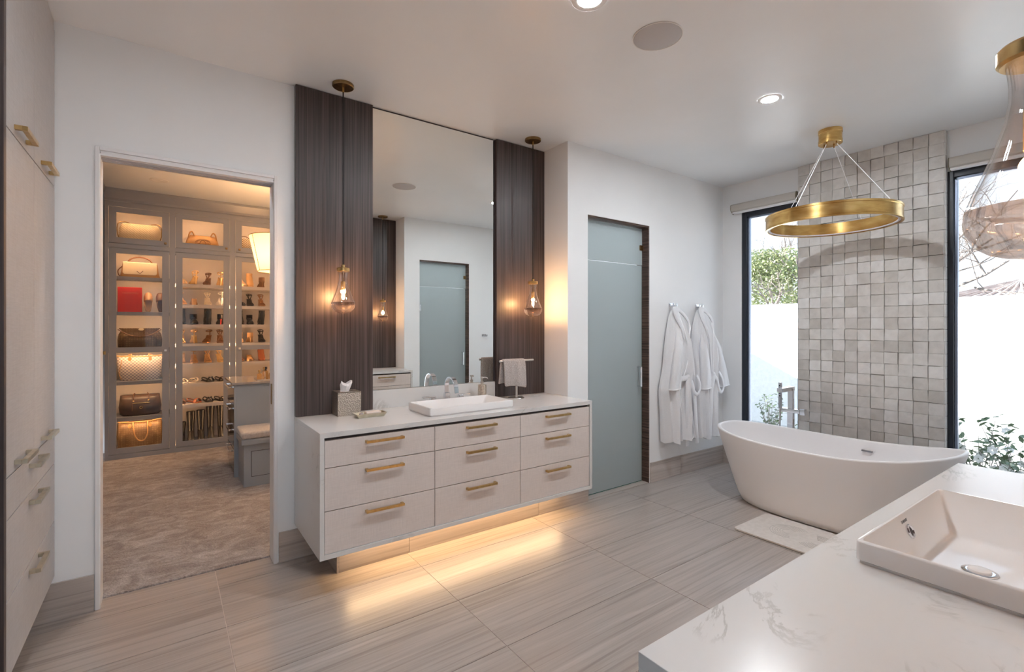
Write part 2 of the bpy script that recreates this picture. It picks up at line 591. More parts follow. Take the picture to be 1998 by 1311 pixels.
# ---- window wall
WZ0, WZ1 = .20, 2.725
WA = (2.168, 2.795)
WB = (my(WA[1]), my(WA[0]))
m = MB()
m.box(XW, XW + .2, WA[1], YR + .14, 0, CEIL)
m.box(XW, XW + .2, my(YR + .14), WB[0], 0, CEIL)
m.box(XW + .001, XW + .2, WB[1], WA[0], 0, CEIL)
for a, b in (WA, WB):
    m.box(XW, XW + .2, a, b, WZ1, CEIL)
    m.box(XW, XW + .2, a, b, -.08, WZ0)
struct(m.obj('wall_window', 'wall'), 'white wall with two tall windows beside the tub', 'wall')
for i, (a, b) in enumerate((WA, WB)):
    w_ = thing('window_%d' % (i + 1), ['tall dark-framed window left of the tiled column', 'tall dark-framed window right of the tiled column'][i], 'window', (XW, (a + b) / 2, WZ0), kind='structure')
    fx0, fx1, t = XW + .005, XW + .075, .052
    MB().box(fx0, fx1, a, a + t, WZ0, WZ1).box(fx0, fx1, b - t, b, WZ0, WZ1).box(fx0, fx1, a + t, b - t, WZ1 - t, WZ1).box(fx0, fx1, a + t, b - t, WZ0, WZ0 + t).obj('window_frame', 'frame', w_, bev=.004)
    MB().box(fx0 + .02, fx1 - .015, a + t, a + t + .02, WZ0 + t, WZ1 - t).box(fx0 + .02, fx1 - .015, b - t - .02, b - t, WZ0 + t, WZ1 - t).box(fx0 + .02, fx1 - .015, a + t, b - t, WZ1 - t - .02, WZ1 - t).box(fx0 + .02, fx1 - .015, a + t, b - t, WZ0 + t, WZ0 + t + .02).obj('sash', pm('sash_metal', (.22, .26, .34), .3, .6), w_, bev=.002)
    MB().box(fx0 + .035, fx0 + .041, a + t + .012, b - t - .012, WZ0 + t + .012, WZ1 - t - .012).obj('pane', 'pane', w_)

# ---- tiled column between the windows, every tile its own piece
TY0, TY1, TX = 1.118, 2.198, 4.998
core = MB().box(TX + .006, XW + .03, TY0 + .004, TY1 - .004, 0, CEIL).obj('wall_tile_column', 'zelgrout')
struct(core, 'column of handmade off-white square clay tiles between the windows', 'wall')
TS = (TY1 - TY0) / 11
tile_meshes = []
for k in range(10):
    h = TS / 2 - .0010
    r = lambda a=.0022: random.uniform(-a, a)
    pts = [(-h + r(), -h + r()), (r(.01), -h + r(.0014)), (h + r(), -h + r()), (h + r(.0014), r(.01)), (h + r(), h + r()), (r(.01), h + r(.0014)), (-h + r(), h + r()), (-h + r(.0014), r(.01))]
    front = [(-.009 + random.uniform(-.0012, .0012), y * .975, z * .975) for y, z in pts]
    mid = [(-.0065, y, z) for y, z in pts]
    back = [(.008, y * .99, z * .99) for y, z in pts]
    v = back + mid + front + [(-.0104, r(.006), r(.006))]
    f = []
    for q in (0, 8):
        for j in range(8): f.append((q + j, q + (j + 1) % 8, q + 8 + (j + 1) % 8, q + 8 + j))
    for j in range(8): f.append((16 + j, 16 + (j + 1) % 8, 24))
    me = bpy.data.meshes.new('tile'); me.from_pydata(v, [], [tuple(reversed(p)) for p in f]); me.materials.append(M['zel'])
    tile_meshes.append(me)
rest = MB()
for row in range(31):
    z = CEIL - TS * (row + .5)
    if z - TS / 2 < 0: z = (CEIL - TS * row) / 2
    for c in range(11):
        y = TY1 - TS * (c + .5)
        if row < 27:
            o = bpy.data.objects.new('tile', random.choice(tile_meshes))
            COL.objects.link(o)
            o.location = (TX + random.uniform(-.003, .003), y + random.uniform(-.0015, .0015), z + random.uniform(-.002, .002))
            o.rotation_euler = (random.uniform(-.022, .022), random.uniform(-.036, .036), random.uniform(-.036, .036))
            adopt_loc = o.location.copy()
            o.parent = core
        else:
            rest.box(TX - .009, TX + .008, y - TS / 2 + .001, y + TS / 2 - .001, max(.001, z - TS / 2 + .001), z + TS / 2 - .001)
o = rest.obj('lower_tiles', 'zel', core); tag(o, kind='stuff')
m = MB()
for row in range(31):
    z1 = CEIL - TS * row - .001; z0 = max(.002, z1 - TS + .002)
    m.box(TX - .004, XW + .004, TY0 - .007, TY0 + .005, z0, z1)
    m.box(TX - .004, XW + .004, TY1 - .005, TY1 + .007, z0, z1)
o = m.obj('edge_tiles', 'zel', core, bev=.002); tag(o, kind='stuff')

# ---- baseboards of the same stone, piece by piece
BB = .191


def baseboard(name, label, pieces):
    e = thing(name, label, 'baseboard', kind='structure')
    for p in pieces:
        x0, x1, y0, y1 = p
        MB().box(x0, x1, y0, y1, 0, BB).obj('baseboard_tile', 'base' if x1 - x0 > y1 - y0 else 'base_y', e, bev=.0015)
    return e


baseboard('baseboard_left', 'stone baseboard tile left of the closet doorway', [(-.62, -.303, YW - .012, YW)])
baseboard('baseboard_back', 'stone baseboard tile between closet doorway and vanity', [(.586, .858, YW - .012, YW)])
baseboard('baseboard_vanity', 'stone tile plinth lit from above under the floating vanity', [(.858, 1.314, YR - .012, YR), (1.316, 2.41, YR - .012, YR), (2.412, DX0 - .002, YR - .012, YR), (.846, .858, YR - .012, YW - .012)])
o = MB().box(.86, XV1, YR + .001, YW, 0, ZB - .002).obj('wall_plinth', 'wall'); struct(o, 'closed plinth behind the stone tiles under the vanity', 'wall')
baseboard('baseboard_right', 'stone baseboard below the white bathrobes', [(DX1 + .008, 4.262, YR - .012, YR), (4.264, XW - .012, YR - .012, YR)])
baseboard('baseboard_window', 'stone baseboard along the window wall behind the tub', [(XW - .012, XW, WA[0] + .0, YR), (XW - .012, XW, WB[0], TY0 - .008), (XW - .012, XW, my(YR), WB[0])])
baseboard('baseboard_front', 'stone baseboard on the opposite wall behind the near counter', [(.858, 2.95, my(YR), my(YR) + .012), (3.79, XW - .012, my(YR), my(YR) + .012)])
o = MB().box(.86, XV1, my(YW), my(YR) - .001, 0, ZB - .002).obj('wall_plinth_front', 'wall'); struct(o, 'plinth under the near vanity', 'wall')

# ---- closet doorway casing
dc = thing('trim_1', 'thin pale casing and jamb around the closet doorway', 'door casing', (.13, YW, 0), kind='structure')
a, b, t = -.300, .578, .019
MB().box(a, a + t, YW - .010, YW + .004, 0, 2.448).box(b - t, b, YW - .010, YW + .004, 0, 2.448).box(a + t, b - t, YW - .010, YW + .004, 2.448 - t, 2.448).obj('casing', 'trim', dc, bev=.002)
MB().box(-.2885, -.278, YW - .004, YW + .13, 0, 2.412).box(.556, .5665, YW - .004, YW + .13, 0, 2.412).box(-.278, .556, YW - .004, YW + .13, 2.404, 2.4245).obj('jamb', 'trim', dc)
MB().box(-.278, .556, YW + .035, YW + .05, 2.396, 2.406).box(-.278, .556, YW + .085, YW + .1, 2.396, 2.406).obj('track', 'speaker', dc)
MB().box(.553, .557, YW + .05, YW + .078, 1.0, 1.13).obj('latch_plate', 'bronze', dc)
# small jamb corner beside the frosted doors
for i, f in ((1, lambda y: y), (2, my)):
    y0, y1 = sorted((f(YR + .001), f(YR + .139)))
    e = thing('trim_%d' % (i + 1), ['dark striped wood lining of the frosted door opening', 'dark striped wood lining of the opposite frosted door'][i - 1], 'door jamb', (DX1, f(YR + .07), 0), kind='structure')
    MB().box(DX1 - .016, DX1 - .0005, y0, y1, 0, DZ - .001).obj('jamb_side', 'jambwood', e)
    MB().box(DX0 + .001, DX1 - .016, y0, y1, DZ - .016, DZ - .001).obj('jamb_head', 'jambwood', e)
    MB().box(DX0 + .001, DX1 - .016, y0, y1, 0, .006).obj('threshold', 'base', e)

# ---- frosted glass doors: fixed transom above a hinged leaf
def glass_door(name, label, f):
    yc = f(YR + .075); y0, y1 = yc - .005, yc + .005
    e = thing(name, label, 'glass door', ((DX0 + DX1) / 2, yc, 0), kind='structure')
    zt = 2.088
    MB().box(DX0 + .006, DX1 - .022, y0, y1, zt + .006, DZ - .02).obj('transom_pane', 'frost', e, bev=.001)
    lf = MB().box(DX0 + .006, DX1 - .028, y0, y1, .014, zt).obj('door_leaf', 'frost', e, bev=.001)
    MB().box(DX1 - .0285, DX1 - .0255, y0, y1, .014, zt).obj('glass_edge', 'glassedge', lf)
    MB().box(DX0 + .006, DX1 - .03, y0 + .001, y1 - .001, .008, .0135).obj('bottom_seal', 'glassedge', lf)
    s = -1 if f(1) == 1 else 1
    MB().box(DX1 - .06, DX1 - .016, yc - .016, yc + .016, 2.235, 2.285).obj('transom_clamp', 'bronze', e, bev=.002)
    for z in (.25, 1.78):
        MB().box(DX0 + .001, DX0 + .05, yc - .016, yc + .016, z - .045, z + .045).obj('hinge', 'chrome', e, bev=.002)
    for sd in (-1, 1):
        xx = DX1 - .085
        MB().tube([(xx, yc + sd * .005, 1.115), (xx, yc + sd * .047, 1.115), (xx, yc + sd * .047, .93), (xx, yc + sd * .005, .93)], .0105, 8).obj('pull_handle', 'chrome', lf, smooth=True)
    return e


glass_door('door_1', 'frosted glass door with transom pane right of the vanity', lambda y: y)
glass_door('door_2', 'frosted glass door with transom on the opposite wall', my)

# ================================================================== BUILT-INS OF THE BATHROOM
def bar_handle(name, mat, parent, x0, x1, y, z, s=.0075, out=.032):
    """square bar pull on a face that looks toward -y at y"""
    MB().box(x0, x1, y - out, y - out + 2 * s, z - s, z + s).box(x0, x0 + 2 * s, y - out + 2 * s, y, z - s, z + s).box(x1 - 2 * s, x1, y - out + 2 * s, y, z - s, z + s).obj(name, mat, parent, bev=.0012)


cols = [(.707, 1.3655), (1.3695, 2.0305), (2.0345, 2.703)]
rows = [(.723, .871), (.487, .719), (.253, .483)]
hz = [.840, .679, .443]
van = thing('vanity_cabinet', 'floating beige linen-textured vanity with nine drawers on the far wall', 'vanity', (1.705, YF, 0), 'the two facing vanities')
MB().box(.7035, 2.7065, 2.760, 3.352, ZB + .027, .845).box(.7035, 2.7065, 2.760, 2.80, .845, .887).obj('body', 'dark', van)  # front strip is dark to paint the shadow gap above the drawers
for ci, (x0, x1) in enumerate(cols):
    for ri, (z0, z1) in enumerate(rows):
        d = MB().box(x0, x1, 2.735, 2.759, z0, z1).obj('drawer', 'linen', van, bev=.0012)
        c = (x0 + x1) / 2 + .006
        bar_handle('handle', 'brass', d, c - .114, c + .114, 2.735, hz[ri])
MB().box(.90, 2.60, 2.945, 2.985, ZB - .006, ZB).obj('led_strip', 'led', van)
top = thing('vanity_countertop', 'white marble waterfall countertop wrapping the far vanity', 'countertop', (1.705, YF, 0), 'the two facing countertops')
hx0, hx1, hy0, hy1 = 1.40, 2.012, 2.842, 3.144           # cut-out under the sink
v = [(x, y, zz) for zz in (ZC - .028, ZC) for x, y in ((XV0, YF), (XV1 - .001, YF), (XV1 - .001, YW - .001), (XV0, YW - .001), (hx0, hy0), (hx1, hy0), (hx1, hy1), (hx0, hy1))]
f = []
for j in range(4):
    k = (j + 1) % 4
    f += [(8 + j, 8 + k, 12 + k, 12 + j), (k, j, 4 + j, 4 + k), (j, k, 8 + k, 8 + j), (4 + k, 4 + j, 12 + j, 12 + k)]
MB().add(v, f).obj('top_slab', 'marble', top, bev=.001)
MB().box(XV0, XV0 + .024, YF, YW - .001, ZB, ZC - .028).obj('side_panel', 'marble', top, bev=.001)
MB().box(XV1 - .025, XV1 - .001, YF, YW - .001, ZB, ZC - .028).obj('side_panel', 'marble', top, bev=.001)
MB().box(XV0 + .024, XV1 - .025, YF, 3.000, ZB, ZB + .026).obj('bottom_panel', 'marble', top, bev=.001)
MB().box(1.182, 2.220, YW - .022, YW - .002, ZC, 1.046).obj('backsplash', 'marble', top, bev=.001)
near = dup(van, (1.705, my(YF), 0), PI, 'matching beige drawer vanity in the foreground, seen in the mirror')
near2 = dup(top, (1.705, my(YF), 0), PI, 'white grey-veined marble countertop in the right foreground')

# wood panels, mirrors
def wallpanels(f, tags, dx=0.0):
    y0, y1 = sorted((f(3.3165), f(YW - .001)))
    for (x0, x1), lb in zip(((XV0, 1.181 + dx), (2.221 + dx, XV1 - .002)), tags):
        o = MB().box(x0, x1, y0, y1, ZC + .001, CEIL - .004).obj('wood_cladding', 'wood', bev=.0015)
        tag(o, lb, 'wood panel', 'dark wood panels beside the mirrors')
    ya, yb_ = sorted((f(3.344), f(YW - .004)))
    e = thing('mirror', tags[2], 'mirror', (1.7, f(YW - .01), 1.05), 'the two facing mirrors')
    MB().box(1.186 + dx, 2.206 + dx, ya, yb_, 1.049, CEIL - .012).obj('mirror_glass', 'mirror', e)
    MB().box(2.207 + dx, 2.2195 + dx, ya, yb_, 1.049, CEIL - .006).box(1.1825 + dx, 2.207 + dx, ya + .004, yb_, CEIL - .011, CEIL - .002).obj('mirror_edge_and_gap', 'dark', e)  # real dark edge, plus a strip painting the shadow gap under the ceiling


wallpanels(lambda y: y, ['tall dark wood panel left of the far mirror behind the tissue box', 'tall dark wood panel right of the far mirror behind the towel stand', 'tall frameless mirror between the dark wood panels over the far vanity'])
wallpanels(my, ['dark wood panel behind the near counter beside the nearest pendant', 'dark wood panel on the opposite wall reflected in the mirror', 'tall frameless mirror above the near counter behind its sink'], .008)

# sinks: shallow rectangular vessel let into the counter
def sink(label, group):
    e = thing('sink', label, 'sink', (1.712, 2.84, ZC), group)
    x0, x1, y0, y1, z0, z1 = 1.378, 2.034, 2.820, 3.166, ZC - .0, ZC + .055
    t = .012
    def rr(a0, a1, b0, b1, z, r=.012, n=4):
        out = []
        for cx_, cy_, s in ((a1 - r, b1 - r, 0), (a0 + r, b1 - r, PI / 2), (a0 + r, b0 + r, PI), (a1 - r, b0 + r, 1.5 * PI)):
            for i in range(n + 1):
                q = s + PI / 2 * i / n
                out.append((cx_ + r * math.cos(q), cy_ + r * math.sin(q), z))
        return out
    rings = [rr(x0 + .006, x1 - .006, y0 + .006, y1 - .006, z0 - .0, .01), rr(x0 + .006, x1 - .006, y0 + .006, y1 - .006, z0 + .006, .01), rr(x0, x1, y0, y1, z0 + .009), rr(x0, x1, y0, y1, z1 - .004), rr(x0 + .003, x1 - .003, y0 + .003, y1 - .003, z1),
             rr(x0 + t - .002, x1 - t + .002, y0 + t - .002, y1 - t + .002, z1), rr(x0 + t, x1 - t, y0 + t, y1 - t, z1 - .003),
             rr(x0 + .085, x1 - .085, y0 + .055, y1 - .045, ZC - .048, .02), rr(x0 + .11, x1 - .11, y0 + .075, y1 - .065, ZC - .055, .03)]
    bs_ = MB().loft(rings, caps=False); nb = len(rings[0]); bs_.f.append(tuple((len(rings) - 1) * nb + j for j in range(nb)))
    bs_.obj('basin', 'white', e, smooth=True, ang=50)
    c = ((x0 + x1) / 2, (y0 + y1) / 2 - .01)
    MB().lathe([(.0, -.054), (.036, -.054), (.036, -.0525), (.030, -.051), (.027, -.051)], (c[0], c[1], ZC), 24).obj('drain_ring', 'chrome', e, smooth=True)
    MB().lathe([(.0, -.051), (.024, -.051), (.023, -.047), (.016, -.0445), (0, -.044)], (c[0], c[1], ZC), 24).obj('drain_plug', 'white', e, smooth=True)
    # overflow ring on the sloping inner front wall
    n = Vector((0, .103, .045)).normalized()
    p = Vector((c[0] + .035, y0 + .0297, ZC + .013))
    q = n.to_track_quat('Z', 'Y').to_matrix()
    def place(mb): mb.v = [tuple(p + q @ Vector(v)) for v in mb.v]; return mb
    ov = place(MB().ring((0, 0, .002), .0155, .0035, 24, 6)).obj('overflow_ring', 'chrome', e, smooth=True)
    place(MB().lathe([(.0001, -.004), (.0140, -.004), (.0140, .0012), (.0001, .0012)], (0, 0, 0), 20)).obj('overflow_hole', 'dark', ov)
    return e, c


s1, sc_ = sink('white rectangular sink set into the far vanity below the faucet', 'rectangular sinks')
s2 = dup(s1, (1.692, my(2.84), ZC), PI, 'white rectangular sink with drain in the near marble countertop')
# maker's lettering above the overflow of the near sink
def lettering(text, size, mat, M4, parent):
    cu = bpy.data.curves.new('lettering', 'FONT'); cu.body = text; cu.size = size; cu.align_x = 'CENTER'; cu.extrude = .0002
    t_ = bpy.data.objects.new('lettering_curve', cu); COL.objects.link(t_)
    bpy.context.view_layer.update()
    me = bpy.data.meshes.new_from_object(t_.evaluated_get(bpy.context.evaluated_depsgraph_get()))
    bpy.data.objects.remove(t_); bpy.data.curves.remove(cu)
    me.transform(M4); me.name = 'lettering'
    return mkobj('lettering', me, mat, parent)


nn = Vector((0, -.103, .045)).normalized()
up = Vector((0, .043, .103)).normalized()
xx = up.cross(nn)
lettering('DURAVIT', .0105, pm('sink_print', (.12, .12, .13), .4), Matrix.Translation((1.657, my(2.820 + .0197), ZC + .036)) @ Matrix((xx, up, nn)).transposed().to_4x4(), s2)

# ---- tall linen cabinet at the left
tc_ = thing('linen_cabinet', 'tall pale linen-textured cabinet with doors and drawers at the left edge', 'cabinet', (XC, 2.88, 0))
MB().box(-1.055, XC - .021, 2.405, 3.355, ZB, CEIL - .003).obj('body', 'dark', tc_)  # coloured dark so the door seams show as painted shade
def front(name, y0, y1, z0, z1, hc, hzv, hl=.2):
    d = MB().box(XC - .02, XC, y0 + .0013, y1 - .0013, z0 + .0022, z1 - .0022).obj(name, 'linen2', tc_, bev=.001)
    s = .0085
    MB().box(XC + .020, XC + .037, hc - hl / 2, hc + hl / 2, hzv - s, hzv + s).box(XC, XC + .020, hc - hl / 2, hc - hl / 2 + 2 * s, hzv - s, hzv + s).box(XC, XC + .020, hc + hl / 2 - 2 * s, hc + hl / 2, hzv - s, hzv + s).obj('handle', 'champagne' if z1 < 2.3 else 'brass', d, bev=.001)
for y0, y1 in ((2.403, 2.88), (2.88, 3.355)):
    front('door', y0, y1, 2.2027, 3.0, (y0 + y1) / 2, 2.237)
    front('door', y0, y1, .9525, 2.2027, (y0 + y1) / 2, .987)
front('drawer', 2.403, 3.355, .801, .9525, 2.88, .917, .2)
front('drawer', 2.403, 3.355, .512, .801, 2.88, .766, .2)
front('drawer', 2.403, 3.355, ZB, .512, 2.88, .480, .2)
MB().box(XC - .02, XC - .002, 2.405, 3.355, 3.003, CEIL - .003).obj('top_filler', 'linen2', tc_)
o = MB().box(-1.05, XC + .006, 2.370, 2.4005, 0, CEIL - .002).box(-1.05, XC - .02, .2, 2.370, 0, CEIL - .002).obj('wood_cladding', 'wood')
tag(o, 'narrow dark wood gable beside the tall cabinet at the left edge', 'wood panel')

# ================================================================== LIGHT FITTINGS
# ---- teardrop pendants (built around the origin at ceiling height)
PG = 'teardrop glass pendants'
pen = thing('pendant_light', 'x', 'pendant light', (0, 0, CEIL), PG)
B = 1.580 - CEIL                                 # bottom of the glass below the ceiling
z = lambda h: CEIL + B + h                       # height above the glass bottom
MB().lathe([(.0, CEIL - .020), (.062, CEIL - .020), (.0665, CEIL - .016), (.0665, CEIL - .001), (0, CEIL - .001)], n=40).obj('canopy', 'bronze', pen, smooth=True)
MB().lathe([(.0, CEIL - .05), (.006, CEIL - .05), (.006, CEIL - .018), (0, CEIL - .018)], n=12).obj('canopy_stem', 'brass', pen, smooth=True)
MB().tube([(0, 0, CEIL - .05), (0, 0, z(.30))], .0042, 8).obj('cord', 'black', pen, smooth=True)
MB().lathe([(0, z(.292)), (.0105, z(.292)), (.0105, z(.312)), (0, z(.312))], n=16).obj('cord_grip', 'brass', pen, smooth=True)
MB().lathe([(0, z(.268)), (.036, z(.268)), (.0395, z(.272)), (.0395, z(.289)), (.036, z(.293)), (0, z(.293))], n=40).obj('cap', 'brass', pen, smooth=True)
outer = [(.030, .268), (.0285, .258), (.0265, .238), (.0275, .218), (.032, .190), (.042, .155), (.054, .122), (.065, .095), (.0725, .072)]
gl = MB().lathe([(r, z(h)) for r, h in outer], n=48, caps=False).lathe([(r - .0035, z(h)) for r, h in outer], n=48, caps=False).obj('glass_shell', 'shell', pen, smooth=True, ang=80)
bt = [(.0725, .072), (.0745, .056), (.0715, .038), (.062, .022), (.046, .010), (.026, .003), (.0005, .0)]
inn = [(.0005, .052), (.02, .053), (.04, .057), (.056, .064), (.066, .0705)]
MB().lathe([(r, z(h)) for r, h in reversed(bt)] + [(r, z(h)) for r, h in reversed(inn)], n=48, caps=False).obj('glass_bottom', 'drop', pen, smooth=True, ang=80)
MB().lathe([(0, z(.20)), (.0035, z(.20)), (.0035, z(.27)), (0, z(.27))], n=10).obj('stem', 'bronze', pen, smooth=True)
MB().lathe([(0, z(.150)), (.013, z(.150)), (.013, z(.205)), (0, z(.205))], n=20).obj('socket', 'brass', pen, smooth=True)
bl = MB().lathe([(.0005, z(.090)), (.007, z(.093)), (.010, z(.102)), (.0095, z(.118)), (.006, z(.138)), (.0055, z(.150)), (.0005, z(.150))], n=16, caps=False).obj('bulb', 'bulb', pen, smooth=True)
ld = bpy.data.lights.new('bulb_light', 'POINT'); ld.energy = 5.5; ld.color = (1, .52, .22); ld.shadow_soft_size = .02
lo = bpy.data.objects.new('bulb_light', ld); COL.objects.link(lo); lo.location = (0, 0, z(.118)); lo.parent = pen; lo.matrix_parent_inverse = Matrix.Translation((0, 0, -CEIL))
spots = [((.929, 3.155), 'teardrop glass pendant hanging before the left wood panel'), ((2.474, 3.155), 'teardrop glass pendant hanging before the right wood panel'),
         ((.957, .119), 'large close-up teardrop glass pendant at the right edge'), ((2.474, my(3.155)), 'teardrop glass pendant reflected inside the mirror')]
for i, ((x, y), lb) in enumerate(spots):
    if i == 0: pen.location = (x, y, CEIL); pen['label'] = lb
    else: dup(pen, (x, y, CEIL), label=lb)

# ---- recessed cans and speaker
def can(x, y, label, r=.075, lens='can', group='recessed ceiling lights', zc=CEIL):
    e = thing('recessed_light', label, 'ceiling light', (x, y, zc), group)
    MB().lathe([(r * .66, zc + .0), (r * .68, zc - .004), (r * .9, zc - .006), (r, zc - .003), (r, zc - .0005)], (x, y, 0), 40, caps=False).obj('trim_ring', 'canoff', e, smooth=True, ang=60)
    MB().lathe([(.0001, zc - .003), (r * .67, zc - .003), (r * .67, zc - .001), (.0001, zc - .001)], (x, y, 0), 40, caps=False).obj('lens', lens, e)
    for k in (.25, .42, .56):
        MB().ring((x, y, zc - .0032), r * k, .0012, 40, 5).obj('lens_ridge', 'canoff' if lens == 'canx' else lens, e)
    return e


can(3.352, 1.662, 'lit recessed ceiling light nearest the ring chandelier')
can(1.637, 1.654, 'lit recessed ceiling light cut by the top picture edge', .084, 'can2')
can(-.02, 1.654, 'unseen fill light added before the closet doorway, above the frame', lens='canfill')  # fill lamp added out of view to brighten the left side
can(.75, 1.654, 'unseen fill light added in the middle of the room, above the frame', lens='canfill')  # another added lamp, out of view, for room brightness
can(.1, -1.0, 'unseen fill light added in the hall behind the viewer', lens='canfill')  # added lamp giving fill from behind the camera
can(3.37, 3.75, 'unseen light added behind the frosted door to brighten its glass', lens='can2')  # added lamp, brightens the frosted glass from the far side
can(3.37, my(3.75), 'unseen light added behind the opposite frosted door to brighten its glass', lens='can2')  # the same added lamp for the opposite glass
sp = thing('ceiling_speaker', 'round grey speaker grille flush in the bathroom ceiling', 'speaker', (2.143, 1.654, CEIL))
MB().lathe([(.0001, CEIL - .006), (.120, CEIL - .006), (.124, CEIL - .004), (.124, CEIL - .0005)], (2.143, 1.654, 0), 56, caps=False).obj('grille', 'speaker', sp, smooth=True)
MB().ring((2.143, 1.654, CEIL - .003), .1275, .0028, 56, 6).obj('rim', 'canoff', sp, smooth=True)

# ---- brass ring chandelier
CX, CY = 4.268, 1.644
ch = thing('ring_chandelier', 'round antique brass ring chandelier hanging on thin wires over the tub', 'chandelier', (CX, CY, CEIL))
MB().lathe([(.0, CEIL - .112), (.078, CEIL - .112), (.082, CEIL - .108), (.082, CEIL - .082), (.0795, CEIL - .080), (.0795, CEIL - .030), (.082, CEIL - .028), (.082, CEIL - .001), (0, CEIL - .001)], (CX, CY, 0), 48).obj('canopy', 'brass_ring', ch, smooth=True)
R0, R1, Z0, Z1 = .438, .452, 2.283, 2.390
MB().lathe([(R0, Z0), (R1 + .004, Z0), (R1 + .004, Z0 + .010), (R1, Z0 + .013), (R1, Z1 - .016), (R1 + .004, Z1 - .013), (R1 + .004, Z1), (R0, Z1), (R0 + .0005, Z0 + .001)], (CX, CY, 0), 96, caps=False).obj('band', 'brass_ring', ch, smooth=True, ang=40)
MB().lathe([(R0 - .018, Z0 + .006), (R0 - .0005, Z0 + .006), (R0 - .0005, Z0 + .014), (R0 - .018, Z0 + .014), (R0 - .018, Z0 + .006)], (CX, CY, 0), 96, caps=False).obj('diffuser', pm('ring_diffuser', (.62, .58, .62), .4), ch, smooth=True, ang=40)
for k, an in enumerate((172, 254, 352, 74)):
    c, s = math.cos(math.radians(an)), math.sin(math.radians(an))
    MB().tube([(CX + .05 * c, CY + .05 * s, CEIL - .118), (CX + R1 * c, CY + R1 * s, Z1 - .01)], .0022, 6).obj('wire', 'robetrim', ch, smooth=True)
    MB().tube([(CX + .05 * c, CY + .05 * s, CEIL - .13), (CX + .05 * c, CY + .05 * s, CEIL - .111)], .006, 8).obj('wire_grip', 'bronze', ch, smooth=True)

# ================================================================== THINGS ON THE FAR VANITY
# ---- tissue box
tx0, tx1, ty0, ty1, tz = .902, 1.052, 3.178, 3.308, .155
tb = thing('tissue_box', 'hammered metal tissue box cover at the left of the far counter', 'tissue box', ((tx0 + tx1) / 2, (ty0 + ty1) / 2, ZC))
m = MB()
m.box(tx0, tx1, ty0, ty0 + .003, ZC, ZC + tz).box(tx0, tx1, ty1 - .003, ty1, ZC, ZC + tz).box(tx0, tx0 + .003, ty0 + .003, ty1 - .003, ZC, ZC + tz).box(tx1 - .003, tx1, ty0 + .003, ty1 - .003, ZC, ZC + tz)
m.obj('cover', 'hammer', tb, bev=.001)
q = [(tx0, ty0), (tx1, ty0), (tx1, ty1), (tx0, ty1)]
cx_, cy_ = (tx0 + tx1) / 2, (ty0 + ty1) / 2
ov = [(cx_ + .048 * math.cos(2 * PI * j / 24 - 3 * PI / 4), cy_ + .022 * math.sin(2 * PI * j / 24 - 3 * PI / 4)) for j in range(24)]
v = [(x, y, ZC + tz - .003) for x, y in q] + [(x, y, ZC + tz - .003) for x, y in ov]
fcs = []
for s in range(4):
    for j in range(6):
        fcs.append((s, 4 + (s * 6 + j + 1) % 24, 4 + (s * 6 + j) % 24))
    fcs.append((s, (s + 1) % 4, 4 + (s * 6 + 6) % 24))
MB().add(v, fcs).obj('top_plate', 'hammer', tb, solid=.003)
rings = []
random.seed(3)
for i, (hh, sx_, sy_) in enumerate([(-.012, .030, .012), (.004, .026, .012), (.022, .030, .016), (.042, .036, .020), (.058, .034, .012)]):
    rings.append([(cx_ - .012 + sx_ * math.cos(2 * PI * j / 12) * (1 + .22 * math.sin(3 * 2 * PI * j / 12 + i * .4)) + hh * .12, cy_ + sy_ * math.sin(2 * PI * j / 12) * (1 + .35 * math.cos(4 * 2 * PI * j / 12)), ZC + tz + hh + (.012 * math.sin(2 * PI * j / 12 * 2 + 1) if i > 2 else 0)) for j in range(12)])
MB().loft(rings, caps=False).obj('tissue', 'tissue', tb, smooth=False, solid=.0012)

# ---- soap dish, soap bar
dx, dy = 1.075, 3.075
sd = thing('soap_dish', 'shallow champagne metal tray in front of the tissue box', 'tray', (dx, dy, ZC))
def rect(a, b, z_, c=(0, 0)): return [(c[0] - a, c[1] - b, z_), (c[0] + a, c[1] - b, z_), (c[0] + a, c[1] + b, z_), (c[0] - a, c[1] + b, z_)]
MB().loft([rect(.082, .034, ZC, (dx, dy)), rect(.098, .046, ZC + .026, (dx, dy)), rect(.094, .042, ZC + .026, (dx, dy)), rect(.080, .032, ZC + .006, (dx, dy))]).obj('tray_body', 'champagne', sd, bev=.001)
o = MB().box(dx - .030, dx + .068, dy - .026, dy + .026, ZC + .0065, ZC + .034).obj('soap_bar', 'soap', bev=.008, seg=3, smooth=True); tag(o, 'wrapped pinkish soap bar lying in the metal tray', 'soap')
o = MB().lathe([(.0, 0), (.010, .002), (.015, .009), (.014, .018), (.008, .024), (0, .025)], (dx - .057, dy - .006, ZC + .0065), 12).obj('bath_bead', pm('silver_wrap', (.62, .60, .62), .25, .6), smooth=True); tag(o, 'small silvery wrapped ball beside the soap bar', 'soap')

